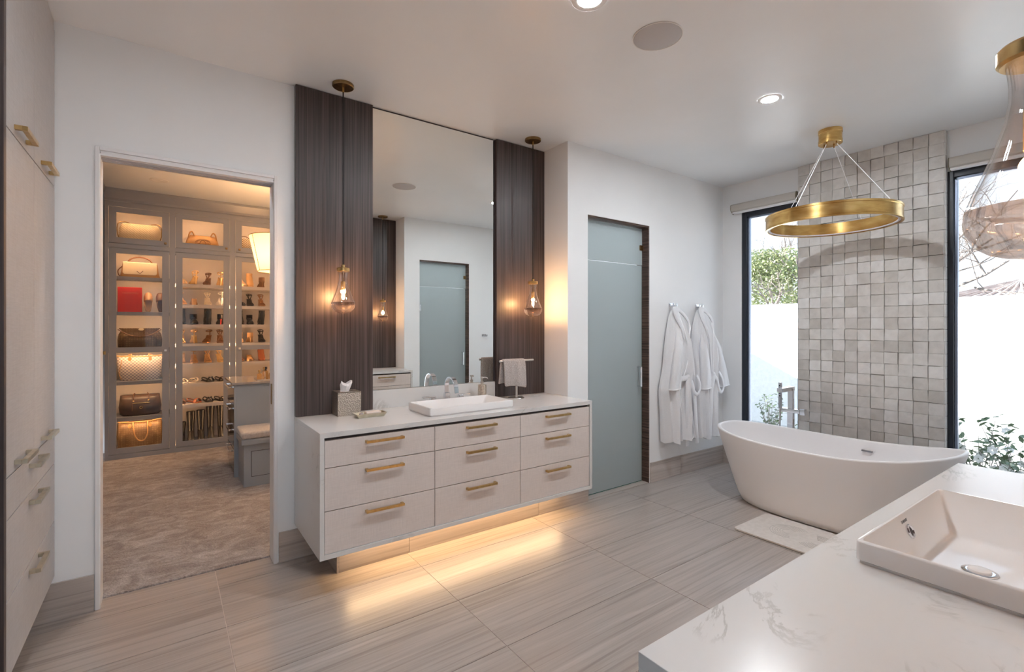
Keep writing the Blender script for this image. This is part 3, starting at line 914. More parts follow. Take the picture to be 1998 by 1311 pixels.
# ---- faucet
FX, FY = 1.722, 3.245
fa = thing('faucet', 'chrome arched ribbon faucet with two lever handles behind the sink', 'faucet', (FX, FY, ZC))
MB().box(FX - .019, FX + .019, FY - .019, FY + .019, ZC, ZC + .085).obj('spout_base', 'chrome', fa, bev=.002)
sp_path = [(FX, FY + .005, ZC + .083), (FX, FY + .005, ZC + .125)] + [(FX, FY + .005 - .075 + .075 * math.cos(a), ZC + .125 + .082 * math.sin(a)) for a in [PI * k / 14 for k in range(1, 13)]] + [(FX, FY - .148, ZC + .118), (FX, FY - .152, ZC + .095)]
rings = []
for i, p in enumerate(sp_path):
    d = (Vector(sp_path[min(i + 1, len(sp_path) - 1)]) - Vector(sp_path[max(i - 1, 0)])).normalized()
    n = Vector((1, 0, 0)).cross(d)
    P_ = Vector(p)
    rings.append([tuple(P_ + Vector((sx_ * .017, 0, 0)) + n * sn * .0045) for sx_, sn in ((-1, -1), (1, -1), (1, 1), (-1, 1))])
MB().loft(rings).obj('spout', 'chrome', fa, bev=.001, smooth=True)
for s in (-1, 1):
    hx = FX + s * .118
    h = MB().box(hx - .020, hx + .020, FY - .020, FY + .020, ZC, ZC + .058).obj('handle_base', 'chrome', fa, bev=.002)
    a, b = sorted((hx - s * .02, hx + s * .082))
    MB().box(a, b, FY - .011, FY + .011, ZC + .059, ZC + .070).obj('lever', 'chrome', h, bev=.002)

# ---- soap dispenser
px_, py_ = 2.045, 3.262
dp = thing('soap_dispenser', 'brushed metal soap pump bottle behind the sink', 'dispenser', (px_, py_, ZC))
MB().lathe([(.0, 0), (.032, 0), (.033, .004), (.033, .115), (.030, .122), (.012, .126), (.011, .134), (0, .134)], (px_, py_, ZC), 28).obj('bottle', tex('hammered_bottle', [(.3, (.55, .48, .40)), (.7, (.82, .74, .64))], (70, 70, 70), 1, rough=.3, metal=1, bmp=.5, bdist=.004), dp, smooth=True)
MB().lathe([(0, .134), (.014, .134), (.014, .146), (.006, .15), (.005, .172), (0, .172)], (px_, py_, ZC), 16).obj('pump_collar', 'nickel', dp, smooth=True)
MB().box(px_ - .009, px_ + .009, py_ - .010, py_ + .010, ZC + .172, ZC + .184).obj('pump_head', 'nickel', dp, bev=.002)
MB().tube([(px_, py_, ZC + .179), (px_ + .028, py_ - .022, ZC + .179), (px_ + .036, py_ - .029, ZC + .170)], .0042, 8).obj('pump_spout', 'nickel', dp, smooth=True)

# ---- towel stand and towel
wx, wy = 2.330, 3.19
ts = thing('towel_stand', 'brushed metal T-shaped towel stand on the right of the far counter', 'towel stand', (wx, wy, ZC))
MB().lathe([(0, 0), (.062, 0), (.064, .003), (.062, .006), (.012, .008), (0, .008)], (wx, wy, ZC), 40).obj('base', 'nickel', ts, smooth=True)
MB().tube([(wx, wy, ZC + .006), (wx, wy, 1.215)], .0095, 14).obj('post', 'nickel', ts, smooth=True)
MB().tube([(wx - .165, wy, 1.221), (wx + .172, wy, 1.221)], .0092, 14).obj('bar', 'nickel', ts, smooth=True)
random.seed(5)
gx, rows_ = 15, []
pathz = [(-.020, 1.000), (-.022, 1.05), (-.021, 1.12), (-.018, 1.19), (-.0135, 1.222), (-.006, 1.234), (.006, 1.234), (.0135, 1.222), (.019, 1.19), (.024, 1.12), (.027, 1.06), (.028, 1.035)]
vs_, fs_ = [], []
for i in range(gx):
    u = i / (gx - 1)
    x = wx - .142 + .215 * u
    for j, (dy_, zz) in enumerate(pathz):
        k = abs(j - 5.5) / 5.5
        wob = .007 * k * math.sin(u * 11 + j * .5) + .004 * k * math.sin(u * 23)
        xs_ = x + k * .012 * (u - .5) + (.014 * k if j < 5 else -.014 * k)
        zz2 = zz + (.012 * math.sin(u * 4) - .03 * u * (j < 2) + .03 * (j < 2)) * (k > .8) * .6
        vs_.append((xs_, wy + dy_ + wob * (1 if j > 5 else -1) * .8, zz2))
for i in range(gx - 1):
    for j in range(len(pathz) - 1):
        a = i * len(pathz) + j
        fs_.append((a, a + 1, a + 1 + len(pathz), a + len(pathz)))
o = MB().add(vs_, fs_).obj('hand_towel', 'towel', smooth=True, solid=.011, sub=1); tag(o, 'grey terry hand towel draped over the towel stand bar', 'towel')

# ================================================================== BATHTUB AREA
# ---- freestanding tub
UX, UY = 4.262, 1.685
tub = thing('bathtub', 'white freestanding oval slipper bathtub before the tiled column', 'bathtub', (UX, UY, 0))
NS = 72
def ell(a, b, zf, e=2.55):
    out = []
    for j in range(NS):
        t_ = 2 * PI * j / NS
        c, s = math.cos(t_), math.sin(t_)
        xx_ = b * math.copysign(abs(c) ** (2 / e), c); yy_ = a * math.copysign(abs(s) ** (2 / e), s)
        out.append((UX + xx_, UY + yy_, zf(yy_ / a) if callable(zf) else zf))
    return out
rim = lambda k: .565 + (.05 if k > 0 else .10) * abs(k) ** 2.3
rings = [ell(.585, .285, .0), ell(.615, .318, .002), ell(.632, .335, .014), ell(.655, .352, .06)]
for i in range(1, 8):
    u = i / 8
    rings.append(ell(.655 + .19 * (u ** .95), .352 + .068 * (u ** .8), (lambda uu: lambda k: .06 + (rim(k) - .018 - .06) * uu)(u)))
rings += [ell(.845, .420, lambda k: rim(k) - .012), ell(.8455, .4205, lambda k: rim(k) - .004), ell(.841, .416, lambda k: rim(k)), ell(.828, .403, lambda k: rim(k) + .001), ell(.822, .397, lambda k: rim(k) - .003), ell(.819, .394, lambda k: rim(k) - .012)]
for i in range(1, 8):
    u = i / 8
    rings.append(ell(.819 - .20 * u ** 1.3, .394 - .085 * u ** 1.4, (lambda uu: lambda k: (rim(k) - .012) + (.16 - rim(k) + .012) * uu)(u)))
rings += [ell(.60, .295, .15), ell(.55, .26, .125), ell(.40, .18, .118)]
MB().loft(rings).obj('shell', 'tub', tub, smooth=True, ang=80)
MB().box(UX + .362, UX + .376, UY - .205, UY - .13, .483, .494).obj('overflow_slot', pm('slot', (.30, .29, .30), .3, .7), tub)
MB().lathe([(0, .118), (.03, .118), (.03, .123), (0, .124)], (UX, UY, 0), 24).obj('drain', 'chrome', tub, smooth=True)

# ---- floor-mounted tub filler
fx_, fy_ = 4.74, 2.155
tf = thing('tub_filler', 'chrome floor-standing tub filler with hand shower behind the tub', 'tub filler', (fx_, fy_, 0))
MB().box(fx_ - .06, fx_ + .06, fy_ - .06, fy_ + .06, 0, .012).obj('floor_plate', 'chrome', tf, bev=.002)
MB().box(fx_ - .02, fx_ + .02, fy_ - .025, fy_ + .025, .012, .70).obj('column', 'chrome', tf, bev=.002)
MB().box(fx_ - .022, fx_ + .022, fy_ - .085, fy_ + .095, .70, .735).obj('crossbar', 'chrome', tf, bev=.002)
MB().box(fx_ - .02, fx_ + .022, fy_ - .128, fy_ - .085, .69, .745).obj('mixer_knob', 'chrome', tf, bev=.003)
MB().box(fx_ - .016, fx_ + .016, fy_ - .024, fy_ + .022, .735, .93).obj('spout_riser', 'chrome', tf, bev=.002)
MB().box(fx_ - .21, fx_ + .018, fy_ - .027, fy_ + .026, .905, .942).obj('spout', 'chrome', tf, bev=.002)
hs = MB().box(fx_ - .040, fx_ - .016, fy_ + .070, fy_ + .096, .73, .975).obj('hand_shower', 'chrome', tf, bev=.003)
for k in range(5):
    MB().box(fx_ - .0415, fx_ - .0395, fy_ + .079, fy_ + .088, .845 + k * .024, .855 + k * .024).obj('nozzle', 'dark', hs)
MB().tube([(fx_ - .028, fy_ + .083, .73), (fx_ - .03, fy_ + .085, .55), (fx_ - .028, fy_ + .10, .30), (fx_ - .01, fy_ + .06, .16), (fx_, fy_ + .02, .15)], .007, 8).obj('hose', 'nickel', tf, smooth=True)

# ---- stone bath mat with engraved swirls
bx0, bx1, by0, by1 = 3.408, 3.895, 1.20, 1.955
bm_ = thing('bath_mat', 'flat beige stone bath mat with engraved swirls beside the tub', 'bath mat', ((bx0 + bx1) / 2, (by0 + by1) / 2, 0))
pl = []
for cx2, cy2, s in ((bx1 - .03, by1 - .03, 0), (bx0 + .03, by1 - .03, 1), (bx0 + .03, by0 + .03, 2), (bx1 - .03, by0 + .03, 3)):
    for i in range(6):
        a = PI / 2 * (s + i / 5); pl.append((cx2 + .03 * math.cos(a), cy2 + .03 * math.sin(a)))
MB().prism(pl, .004, .0155).obj('slab', 'bath', bm_, bev=.0015)
MB().prism([(x + (.006 if x < 3.6 else -.006), y + (.006 if y < 1.6 else -.006)) for x, y in pl], 0, .004).obj('rubber_base', 'dark', bm_)
mx_, my_ = (bx0 + bx1) / 2, (by0 + by1) / 2
for k in range(6):
    r_ = .045 + k * .016
    c1, c2 = (mx_ + .015, my_ + .10), (mx_ - .015, my_ - .10)
    up_ = [(c1[0] + r_ * 1.0 * math.cos(a), c1[1] + r_ * math.sin(a), .0157) for a in [math.radians(-40 - 0) + math.radians(245) * i / 26 for i in range(27)]]
    dn_ = [(c2[0] - r_ * math.cos(a), c2[1] - r_ * math.sin(a), .0157) for a in [math.radians(-40) + math.radians(245) * i / 26 for i in range(27)]]
    MB().tube(up_, .0011, 4).obj('groove', 'matline', bm_)
    MB().tube(dn_, .0011, 4).obj('groove', 'matline', bm_)
    ra = .145 - r_
    md = [(mx_ + .09 - k * .03 , my_ + .06, .0157), (mx_ + .05 - k * .022, my_ + .01, .0157), (mx_ + .02 - k * .022, my_ - .05, .0157)]

# ---- robe hooks
HG = 'chrome robe hooks'
hk = thing('robe_hook', 'x', 'hook', (4.10, YR, 1.715), HG)
MB().box(4.075, 4.150, YR - .012, YR - .0005, 1.700, 1.735).obj('plate', 'chrome', hk, bev=.002)
for x in (4.085, 4.135):
    MB().box(x - .007, x + .007, YR - .055, YR - .012, 1.700, 1.713).box(x - .007, x + .007, YR - .055, YR - .045, 1.713, 1.730).obj('prong', 'chrome', hk, bev=.0015)
hk.location.x += 0
hk['label'] = 'chrome double hook holding the left bathrobe'
dup(hk, (4.545, YR, 1.715), label='chrome double hook holding the right bathrobe nearer the window')
dup(hk, (4.06, my(YR), 1.37), PI, 'chrome double hook on the opposite wall, reflected in the mirror')

# ---- bathrobes
def interp(tab, zz):
    for (a0, z0_), (a1, z1_) in zip(tab, tab[1:]):
        if z0_ >= zz >= z1_: return a0 + (a1 - a0) * (z0_ - zz) / max(1e-6, z0_ - z1_)
    return tab[0][0] if zz > tab[0][1] else tab[-1][0]


def robe(label, L, R_, hook, sleeves, lapels, belt, folds, hem, collar=()):
    e = thing('bathrobe', label, 'bathrobe', (hook[0], YR - .05, hem), 'white bathrobes')
    rings = []; NZ = 34; NP = 96
    zt = L[0][1]
    for i in range(NZ + 1):
        u = i / NZ
        zz = zt + (hem - zt) * u
        l, r = interp(L, zz), interp(R_, zz)
        d = .045 + .075 * min(1, u * 4) - .015 * math.sin(u * PI)
        if u < .06: d *= .55 + u * 7.5
        c, hw = (l + r) / 2, (r - l) / 2
        ring = []
        for j in range(NP):
            a = 2 * PI * j / NP
            xx_ = c + hw * math.copysign(abs(math.cos(a)) ** .75, math.cos(a))
            s = math.sin(a)
            dep = d * math.copysign(abs(s) ** .6, s)
            if s < 0:
                k = (xx_ - l) / (2 * hw)
                dep += min(1, u * 2.5) * sum(am * math.sin(fr * k * 2 * PI + ph + u * tw) for am, fr, ph, tw in folds) * (abs(s) ** .5)
                yy_ = YR - .028 - .012 + dep
            else:
                yy_ = YR - .026 + .012 * s
            zo = zz + (.012 * math.sin(7 * a) if i == NZ else 0)
            ring.append((xx_, min(yy_, YR - .004), zo))
        rings.append(ring)
    MB().loft(rings).obj('robe_body', 'robe', e, smooth=True, ang=75)
    for pth, w0, w1 in sleeves:
        P_ = [Vector(p) for p in pth]; rg = []
        n_ = 16
        for i in range(n_ + 1):
            u = i / n_ * (len(P_) - 1); k = min(int(u), len(P_) - 2); p = P_[k].lerp(P_[k + 1], u - k)
            ww = (w0 + (w1 - w0) * i / n_) * min(1, .25 + .75 * (i / 4) ** .6 if i < 4 else 1)
            rg.append([(p.x + ww * math.cos(2 * PI * j / 18), p.y + (.034 * min(1, (i + .4) / 6) + .006 * i / n_) * math.sin(2 * PI * j / 18) * (1 + .25 * math.sin(3 * 2 * PI * j / 18 + i * .15)), p.z + .05 * ww * math.cos(2 * PI * j / 18)) for j in range(18)])
        sl = MB().loft(rg).obj('sleeve', 'robe', e, smooth=True, ang=75)
        MB().tube([q_ for q_ in rg[-1]] + [rg[-1][0]], .0045, 6).obj('cuff_piping', 'robetrim', sl, smooth=True)
    for pth, wd in lapels:
        MB().tube(smoothpath(pth), wd, 8, flat=(.6, 1)).obj('lapel_piping', 'robetrim', e, smooth=True)
    for pth in collar:
        P_ = smoothpath(pth, 5); k_ = len(P_) - 1
        MB().tube(P_, [.004 + .032 * max(0, math.sin(PI * i / k_)) ** .6 for i in range(k_ + 1)], 12, flat=(.42, 1)).obj('collar', 'robe', e, smooth=True)
    for pth, wd in belt:
        MB().tube(smoothpath(pth), wd, 8, flat=(.35, 1.0)).obj('belt', 'robe', e, smooth=True)
    MB().tube([(hook[0] - .018, YR - .045, hook[1] - .055), (hook[0] - .012, YR - .040, hook[1]), (hook[0] + .012, YR - .040, hook[1]), (hook[0] + .02, YR - .045, hook[1] - .055)], .003, 6).obj('hanger_loop', 'robetrim', e, smooth=True)


def smoothpath(p, n=6):
    P_ = [Vector(q) for q in p]; out = []
    for i in range(len(P_) - 1):
        p0, p1, p2, p3 = P_[max(i - 1, 0)], P_[i], P_[i + 1], P_[min(i + 2, len(P_) - 1)]
        for k in range(n):
            t_ = k / n
            out.append(.5 * ((2 * p1) + (-p0 + p2) * t_ + (2 * p0 - 5 * p1 + 4 * p2 - p3) * t_ ** 2 + (-p0 + 3 * p1 - 3 * p2 + p3) * t_ ** 3))
    return out + [P_[-1]]


yf = YR - .145
robe('white terry bathrobe on the left hook, belt hanging in a loop', [(4.085, 1.665), (4.04, 1.60), (4.02, 1.53), (3.985, 1.385), (3.965, 1.27), (3.945, 1.10), (3.91, .99), (3.885, .88), (3.895, .77), (3.905, .65), (3.915, .40)],
     [(4.150, 1.665), (4.225, 1.60), (4.25, 1.53), (4.285, 1.38), (4.305, 1.26), (4.325, 1.08), (4.335, .96), (4.325, .85), (4.325, .72), (4.315, .6), (4.305, .36)], (4.115, 1.713),
     [([(4.075, yf + .03, 1.47), (4.05, yf, 1.30), (4.0, yf - .005, 1.08), (3.975, yf, .90)], .05, .078)],
     [([(4.125, YR - .075, 1.655), (4.115, yf + .03, 1.56), (4.13, yf - .005, 1.45), (4.185, yf - .012, 1.28), (4.195, yf - .012, 1.24), (4.14, yf - .014, 1.10), (4.075, yf - .012, .98)], .007),
      ([(4.17, YR - .08, 1.64), (4.215, yf + .03, 1.56), (4.225, yf, 1.50), (4.195, yf - .01, 1.40), (4.25, yf - .01, 1.20), (4.275, yf - .01, 1.02)], .007),
      ([(4.0, yf - .0, .88), (4.06, yf - .01, .80), (4.03, yf - .01, .66), (4.0, yf - .005, .45)], .005), ([(4.20, yf - .01, .95), (4.23, yf - .012, .7), (4.27, yf - .012, .46), (4.25, yf - .008, .385)], .006)],
     [([(4.05, yf - .02, .995), (4.12, yf - .026, 1.0), (4.155, yf - .028, 1.005), (4.135, yf - .030, .93), (4.14, yf - .028, .75), (4.15, yf - .026, .55), (4.155, yf - .022, .335)], .026),
      ([(4.155, yf - .03, 1.005), (4.20, yf - .034, .96), (4.235, yf - .036, .865), (4.29, yf - .034, .83), (4.345, yf - .03, .88), (4.34, yf - .028, .95), (4.29, yf - .026, 1.02)], .018),
      ([(4.27, yf - .02, .82), (4.285, yf - .02, .62), (4.315, yf - .018, .34)], .025)],
     [(.032, 2.5, .4, 1.5), (.022, 5.5, 1.0, 2.5), (.015, 9, 0, 1.2), (.008, 15, 1, -2)], .385, [[(4.135, yf - .004, 1.36), (4.095, yf + .012, 1.50), (4.068, yf + .045, 1.60), (4.095, YR - .07, 1.665), (4.15, YR - .06, 1.668), (4.21, YR - .085, 1.615), (4.232, yf + .02, 1.53), (4.205, yf - .002, 1.40)]])
robe('white terry bathrobe on the right hook beside the window', [(4.515, 1.675), (4.475, 1.61), (4.445, 1.54), (4.405, 1.32), (4.375, 1.14), (4.375, .96), (4.385, .84), (4.395, .6), (4.405, .35)],
     [(4.600, 1.675), (4.655, 1.61), (4.665, 1.54), (4.715, 1.38), (4.75, 1.25), (4.775, 1.06), (4.785, .93), (4.765, .81), (4.765, .56), (4.775, .35)], (4.555, 1.713),
     [([(4.475, yf + .03, 1.45), (4.46, yf, 1.25), (4.475, yf - .005, 1.05), (4.495, yf, .872)], .05, .085), ([(4.665, yf + .05, 1.47), (4.74, yf + .03, 1.28), (4.81, yf + .02, 1.06), (4.855, yf + .02, .875)], .05, .085)],
     [([(4.535, YR - .08, 1.65), (4.50, yf + .03, 1.56), (4.53, yf - .006, 1.44), (4.555, yf - .012, 1.22), (4.565, yf - .012, 1.0), (4.575, yf - .012, .86)], .007),
      ([(4.585, YR - .08, 1.655), (4.645, yf + .04, 1.57), (4.60, yf + .0, 1.50), (4.64, yf - .008, 1.36), (4.695, yf - .01, 1.18), (4.66, yf - .012, 1.02)], .007),
      ([(4.60, yf - .01, 1.48), (4.61, yf - .012, 1.25), (4.595, yf - .012, 1.02)], .005), ([(4.68, yf - .01, .84), (4.655, yf - .012, .74), (4.68, yf - .012, .55), (4.66, yf - .01, .38)], .006)],
     [([(4.57, yf - .024, 1.015), (4.59, yf - .028, 1.0), (4.55, yf - .026, .85), (4.54, yf - .024, .6), (4.535, yf - .02, .35)], .024),
      ([(4.59, yf - .03, 1.005), (4.64, yf - .034, .95), (4.67, yf - .036, .86), (4.72, yf - .034, .82), (4.765, yf - .03, .87), (4.745, yf - .028, .96), (4.69, yf - .026, 1.03)], .018)],
     [(.032, 2.2, 1.4, 1.2), (.022, 5.0, .2, 2.2), (.015, 8.5, 2, 1.2), (.008, 14, 1, -2)], .365, [[(4.545, yf - .004, 1.36), (4.51, yf + .012, 1.50), (4.495, yf + .045, 1.60), (4.525, YR - .07, 1.672), (4.585, YR - .06, 1.675), (4.64, YR - .085, 1.62), (4.65, yf + .02, 1.54), (4.625, yf - .002, 1.40)]])

# ---- roller blind cassettes
for i, (a, b) in enumerate(((2.206, 2.872), (my(2.872), my(2.206)))):
    e = thing('roller_blind', ['rolled-up beige blind above the left window', 'rolled-up beige blind above the right window'][i], 'blind', (XW - .05, (a + b) / 2, 2.73), 'roller blinds')
    pr = [(XW - .001, 2.728), (XW - .001, 2.812), (XW - .078, 2.812), (XW - .088, 2.80), (XW - .09, 2.765), (XW - .082, 2.742), (XW - .066, 2.733)]
    MB().prism([(x, z_) for x, z_ in pr], a + .006, b - .006, 'y').obj('cassette', 'paleshade', e, smooth=True)
    MB().box(XW - .068, XW - .02, a + .008, b - .008, 2.716, 2.733).obj('bottom_bar', 'blindbar', e, bev=.004)
    for yy_ in (a, b - .005):
        MB().prism([(x - .001 if x < XW - .01 else x, z_) for x, z_ in pr] + [(XW - .04, 2.712)], yy_, yy_ + .005, 'y').obj('end_cap', 'blindend', e)

# ================================================================== CLOSET
o = MB().box(-.60, 2.3, YW + .116, 7.45, -.05, .010).obj('floor_closet', 'carpet', bev=.006); struct(o, 'mottled taupe plush carpet of the closet', 'carpet')
o = MB().box(-1.2, 2.4, 7.44, 7.54, 0, CEIL).obj('wall_closet_back', 'wall'); struct(o, 'closet wall behind the display cabinets', 'wall')
o = MB().box(-1.25, -1.15, YW + .12, 7.44, 0, CEIL).obj('wall_closet_left', 'wall'); struct(o, 'closet wall behind the wardrobes', 'wall')
o = MB().box(2.3, 2.4, YW + .12, 7.44, 0, CEIL).obj('wall_closet_right', 'wall'); struct(o, 'closet wall on the hidden right side', 'wall')

UN = [(-.545, .072, -.509, .039), (.072, .6935, .105, .659), (.6935, 1.32, .728, 1.282)]
UL = ['grey glass-front display cabinet holding handbags at the closet end', 'grey glass-front display cabinet of shoes in the middle of the closet end', 'grey glass-front shoe cabinet behind the closet lampshade']
bagz = [2.073, 1.67, 1.245, .877, .469]
shoez = [2.019, 1.769, 1.530, 1.296, 1.054, .812, .562]
YD = 7.0
for i, (a, b, d0, d1) in enumerate(UN):
    u = thing('display_cabinet', UL[i], 'cabinet', ((a + b) / 2, YD, 0), 'closet display cabinets')
    g = .004
    m = MB()
    m.box(a, d0 - g, YD, YD + .022, .0, 2.91).box(d1 + g, b, YD, YD + .022, .0, 2.91)
    for z0, z1 in ((.0, .066 - g), (2.385 + g, 2.442 - g), (2.847 + g, 2.91)): m.box(d0 - g, d1 + g, YD, YD + .022, z0, z1)
    m.box(d0 - g, d1 + g, YD + .0225, YD + .030, 2.372, 2.40)  # unseen backing strip added to block light leaking at the top gap
    m.obj('face_frame', 'grey', u)
    MB().box(a, a + .018, YD + .022, 7.42, .0, 2.91).box(b - .018, b, YD + .022, 7.42, .0, 2.91).box(a + .018, b - .018, YD + .022, 7.42, 2.40, 2.443).box(a + .018, b - .018, YD + .022, 7.42, .03, .09).box(a + .018, b - .018, YD + .022, 7.42, 2.88, 2.91).obj('carcass', 'greyin', u)
    MB().box(a, b, 7.42, 7.435, 0, 2.91).obj('back_panel', 'greyin', u)
    for z1 in (bagz if i == 0 else shoez):
        q = MB().box(a + .018, b - .018, YD + .035, 7.42, z1 - (.038 if i else .022), z1)
        if i == 0: q.box(a + .018, b - .018, YD + .035, YD + .047, z1 - .040, z1 - .022)
        q.obj('shelf', 'greyin' if i else 'grey', u)
    if i == 0:
        for z1 in [2.88, 2.370] + [q - .0225 for q in bagz]:
            MB().box(a + .05, b - .05, YD + .049, YD + .061, z1 - .008, z1).obj('led_strip', 'led_shelf', u)
    else:
        for xx_ in (a + .020, b - .026):
            MB().box(xx_, xx_ + .006, YD + .026, YD + .034, .10, 2.38).obj('led_strip', 'led_shelf', u)
        MB().box(a + .05, b - .05, YD + .040, YD + .052, 2.868, 2.88).obj('led_strip', 'led_shelf', u)
    for z0, z1, rail in ((2.442, 2.847, None), (.066, 2.385, (1.211, 1.267))):
        s = .066
        m = MB().box(d0, d0 + s, YD, YD + .022, z0, z1).box(d1 - s, d1, YD, YD + .022, z0, z1).box(d0 + s, d1 - s, YD, YD + .022, z0, z0 + .065).box(d0 + s, d1 - s, YD, YD + .022, z1 - .057, z1)
        if rail: m.box(d0 + s, d1 - s, YD, YD + .022, *rail)
        d = m.obj('door', 'grey', u)
        MB().box(d0 + s - .004, d1 - s + .004, YD + .010, YD + .014, z0 + .06, z1 - .05).obj('glass_pane', 'cabglass', d)
        kx = d1 - .034 if i < 2 else d0 + .040
        kz = 1.224 if rail else 2.478
        MB().box(kx - .012, kx + .012, YD - .022, YD, kz - .012, kz + .012).obj('knob', 'nickel' if rail else 'bronze', d, bev=.003)
# crown moulding
o = MB().prism([(YD - .005, 2.905), (YD - .016, 2.915), (YD - .016, 2.94), (YD - .05, 3.02), (YD - .05, CEIL - .001), (YD + .1, CEIL - .001), (YD + .1, 2.905)], -.545, 2.2, 'x').obj('trim_4', 'grey'); struct(o, 'grey crown moulding above the closet display cabinets', 'crown moulding')
# wardrobe along the left side of the closet
wd = thing('wardrobe', 'grey panelled wardrobe run at the left inside the closet', 'wardrobe', (-.56, 5.3, 0))
MB().box(-1.14, -.572, YW + .14, 6.94, .0, CEIL - .12).obj('body', 'grey', wd)
MB().prism([(-.572, 2.92), (-.535, 3.01), (-.535, CEIL - .001), (-1.14, CEIL - .001), (-1.14, 2.92)], YW + .14, 6.94, 'y').obj('cornice', 'grey', wd)
for k in range(4):
    y0 = 3.62 + k * .82; y1 = y0 + .80
    for z0, z1 in ((.10, 2.385), (2.44, 2.85)):
        s = .07
        d = MB().box(-.572, -.552, y0, y0 + s, z0, z1).box(-.572, -.552, y1 - s, y1, z0, z1).box(-.572, -.552, y0 + s, y1 - s, z0, z0 + s).box(-.572, -.552, y0 + s, y1 - s, z1 - s, z1).box(-.572, -.562, y0 + s, y1 - s, z0 + s, z1 - s).obj('door', 'grey', wd, bev=.001)
        if z0 < 1:
            MB().box(-.552, -.520, y1 - .07, y1 - .06, 1.20, 1.235).box(-.530, -.520, y1 - .10, y1 - .03, 1.21, 1.225).obj('handle', 'brass', d, bev=.001)

# ---- closet ceiling fittings
can(-.049, 6.34, 'large unlit recessed light in the closet ceiling', .085, 'canoff', 'closet ceiling fittings')
M['canfill_warm'] = pm('can_lens_fill_warm', (.9, .8, .7), .4, emis=(1, .66, .38), estr=210)  # lens of the warm lamps added to brighten the closet
can(1.75, 4.5, 'warm fill light added in the hidden right part of the closet', .075, 'canfill_warm', 'closet ceiling fittings')  # warm lamp added out of sight to lift the closet
can(1.75, 6.2, 'warm fill light added at the hidden far right of the closet', .075, 'canfill_warm', 'closet ceiling fittings')  # second hidden lamp added for closet brightness
can(.15, 3.95, 'unseen fill light added just inside the closet doorway', .075, 'can2', 'closet ceiling fittings')  # neutral lamp added above the door head, out of view
e = thing('closet_speaker', 'small flat white speaker on the closet ceiling', 'flush_speaker', (-.049, 5.915, CEIL))  # flat round speaker cover
MB().lathe([(.0001, CEIL - .014), (.042, CEIL - .014), (.055, CEIL - .008), (.056, CEIL - .0005)], (-.049, 5.915, 0), 32, caps=False).obj('cover', 'canoff', e, smooth=True)

# ---- island with drawers
isl = thing('closet_island', 'grey closet island with mirrored drawers and stone top', 'island', (1.03, 5.82, 0))
MB().box(.575, 1.50, 5.485, 6.15, .01, .924).obj('body', 'greyflat', isl)
MB().box(.535, 1.53, 5.465, 6.18, .925, .947).obj('top', tex('island_stone', [(.3, (.30, .26, .23)), (.7, (.42, .37, .34))], (8, 8, 8), 2, rough=.15), isl, bev=.002)
MB().box(.556, .5745, 5.485, 5.515, .01, .924).obj('corner_post', 'greyflat', isl)
mf = pm('mirrored_drawer', (.36, .35, .36), .10, .85)
for k in range(4):
    z0, z1 = .06 + k * .215, .06 + k * .215 + .207
    d = MB().box(.560, .5745, 5.52, 6.14, z0, z1).obj('drawer', mf, isl, bev=.002)
    MB().box(.520, .530, 5.62, 6.04, z1 - .035, z1 - .015).box(.530, .560, 5.64, 5.66, z1 - .032, z1 - .018).box(.530, .560, 6.0, 6.02, z1 - .032, z1 - .018).obj('handle', 'chrome', d, bev=.002)
# ---- bench before the island
be = thing('closet_bench', 'grey built-in bench with beige cushion before the island', 'bench', (1.03, 5.27, 0))
MB().box(.592, 1.48, 5.085, 5.483, .01, .405).obj('base', 'greyflat', be, bev=.002)
MB().box(.572, 1.50, 5.060, 5.483, .405, .455).obj('seat_frame', 'greyflat', be, bev=.002)
MB().box(.575, 1.498, 5.055, 5.483, .4555, .520).obj('cushion', tex('bench_velvet', [(.3, (.38, .33, .30)), (.7, (.50, .45, .42))], (60, 60, 60), 1, rough=.9, bmp=.3, sheen=.4), be, bev=.018, seg=3, smooth=True)
fr = MB()
for x0, x1, z0, z1 in ((.655, .659, .10, .34), (1.40, 1.404, .10, .34), (.655, 1.404, .10, .104), (.655, 1.404, .336, .34)): fr.box(x0, x1, 5.083, 5.0855, z0, z1)
fr.obj('panel_line', 'dark', be)

# ---- pendant lamp over the island
lx, ly = 1.03, 5.80
lp = thing('drum_pendant', 'tapered cream fabric lampshade hanging in the closet', 'pendant light', (lx, ly, CEIL))
m_, t_, b_ = newmat('cream_shade')
b_.inputs['Base Color'].default_value = (.72, .62, .48, 1); b_.inputs['Roughness'].default_value = .8
tl = t_.nodes.new('ShaderNodeBsdfTranslucent'); tl.inputs[0].default_value = (.85, .72, .52, 1)
mxs = t_.nodes.new('ShaderNodeMixShader'); mxs.inputs[0].default_value = .4
link(t_, b_.outputs[0], mxs.inputs[1]); link(t_, tl.outputs[0], mxs.inputs[2]); link(t_, mxs.outputs[0], t_.nodes['Material Output'].inputs[0])
zt, zb_ = 2.475, 2.10
MB().lathe([(.225, zb_), (.305, zt)], (lx, ly, 0), 64, caps=False).obj('shade', m_, lp, smooth=True)
MB().ring((lx, ly, zt), .305, .004, 64, 6).obj('shade_rim', 'bronze', lp, smooth=True)
MB().ring((lx, ly, zb_), .225, .004, 64, 6).obj('shade_rim', 'bronze', lp, smooth=True)
for k in range(8):
    a = 2 * PI * (k + .42) / 8
    MB().tube([(lx + .226 * math.cos(a), ly + .226 * math.sin(a), zb_), (lx + .306 * math.cos(a), ly + .306 * math.sin(a), zt)], .003, 5).obj('rib', 'bronze', lp)
MB().tube([(lx, ly, zt - .16), (lx, ly, CEIL - .02)], .006, 8).obj('rod', 'bronze', lp, smooth=True)
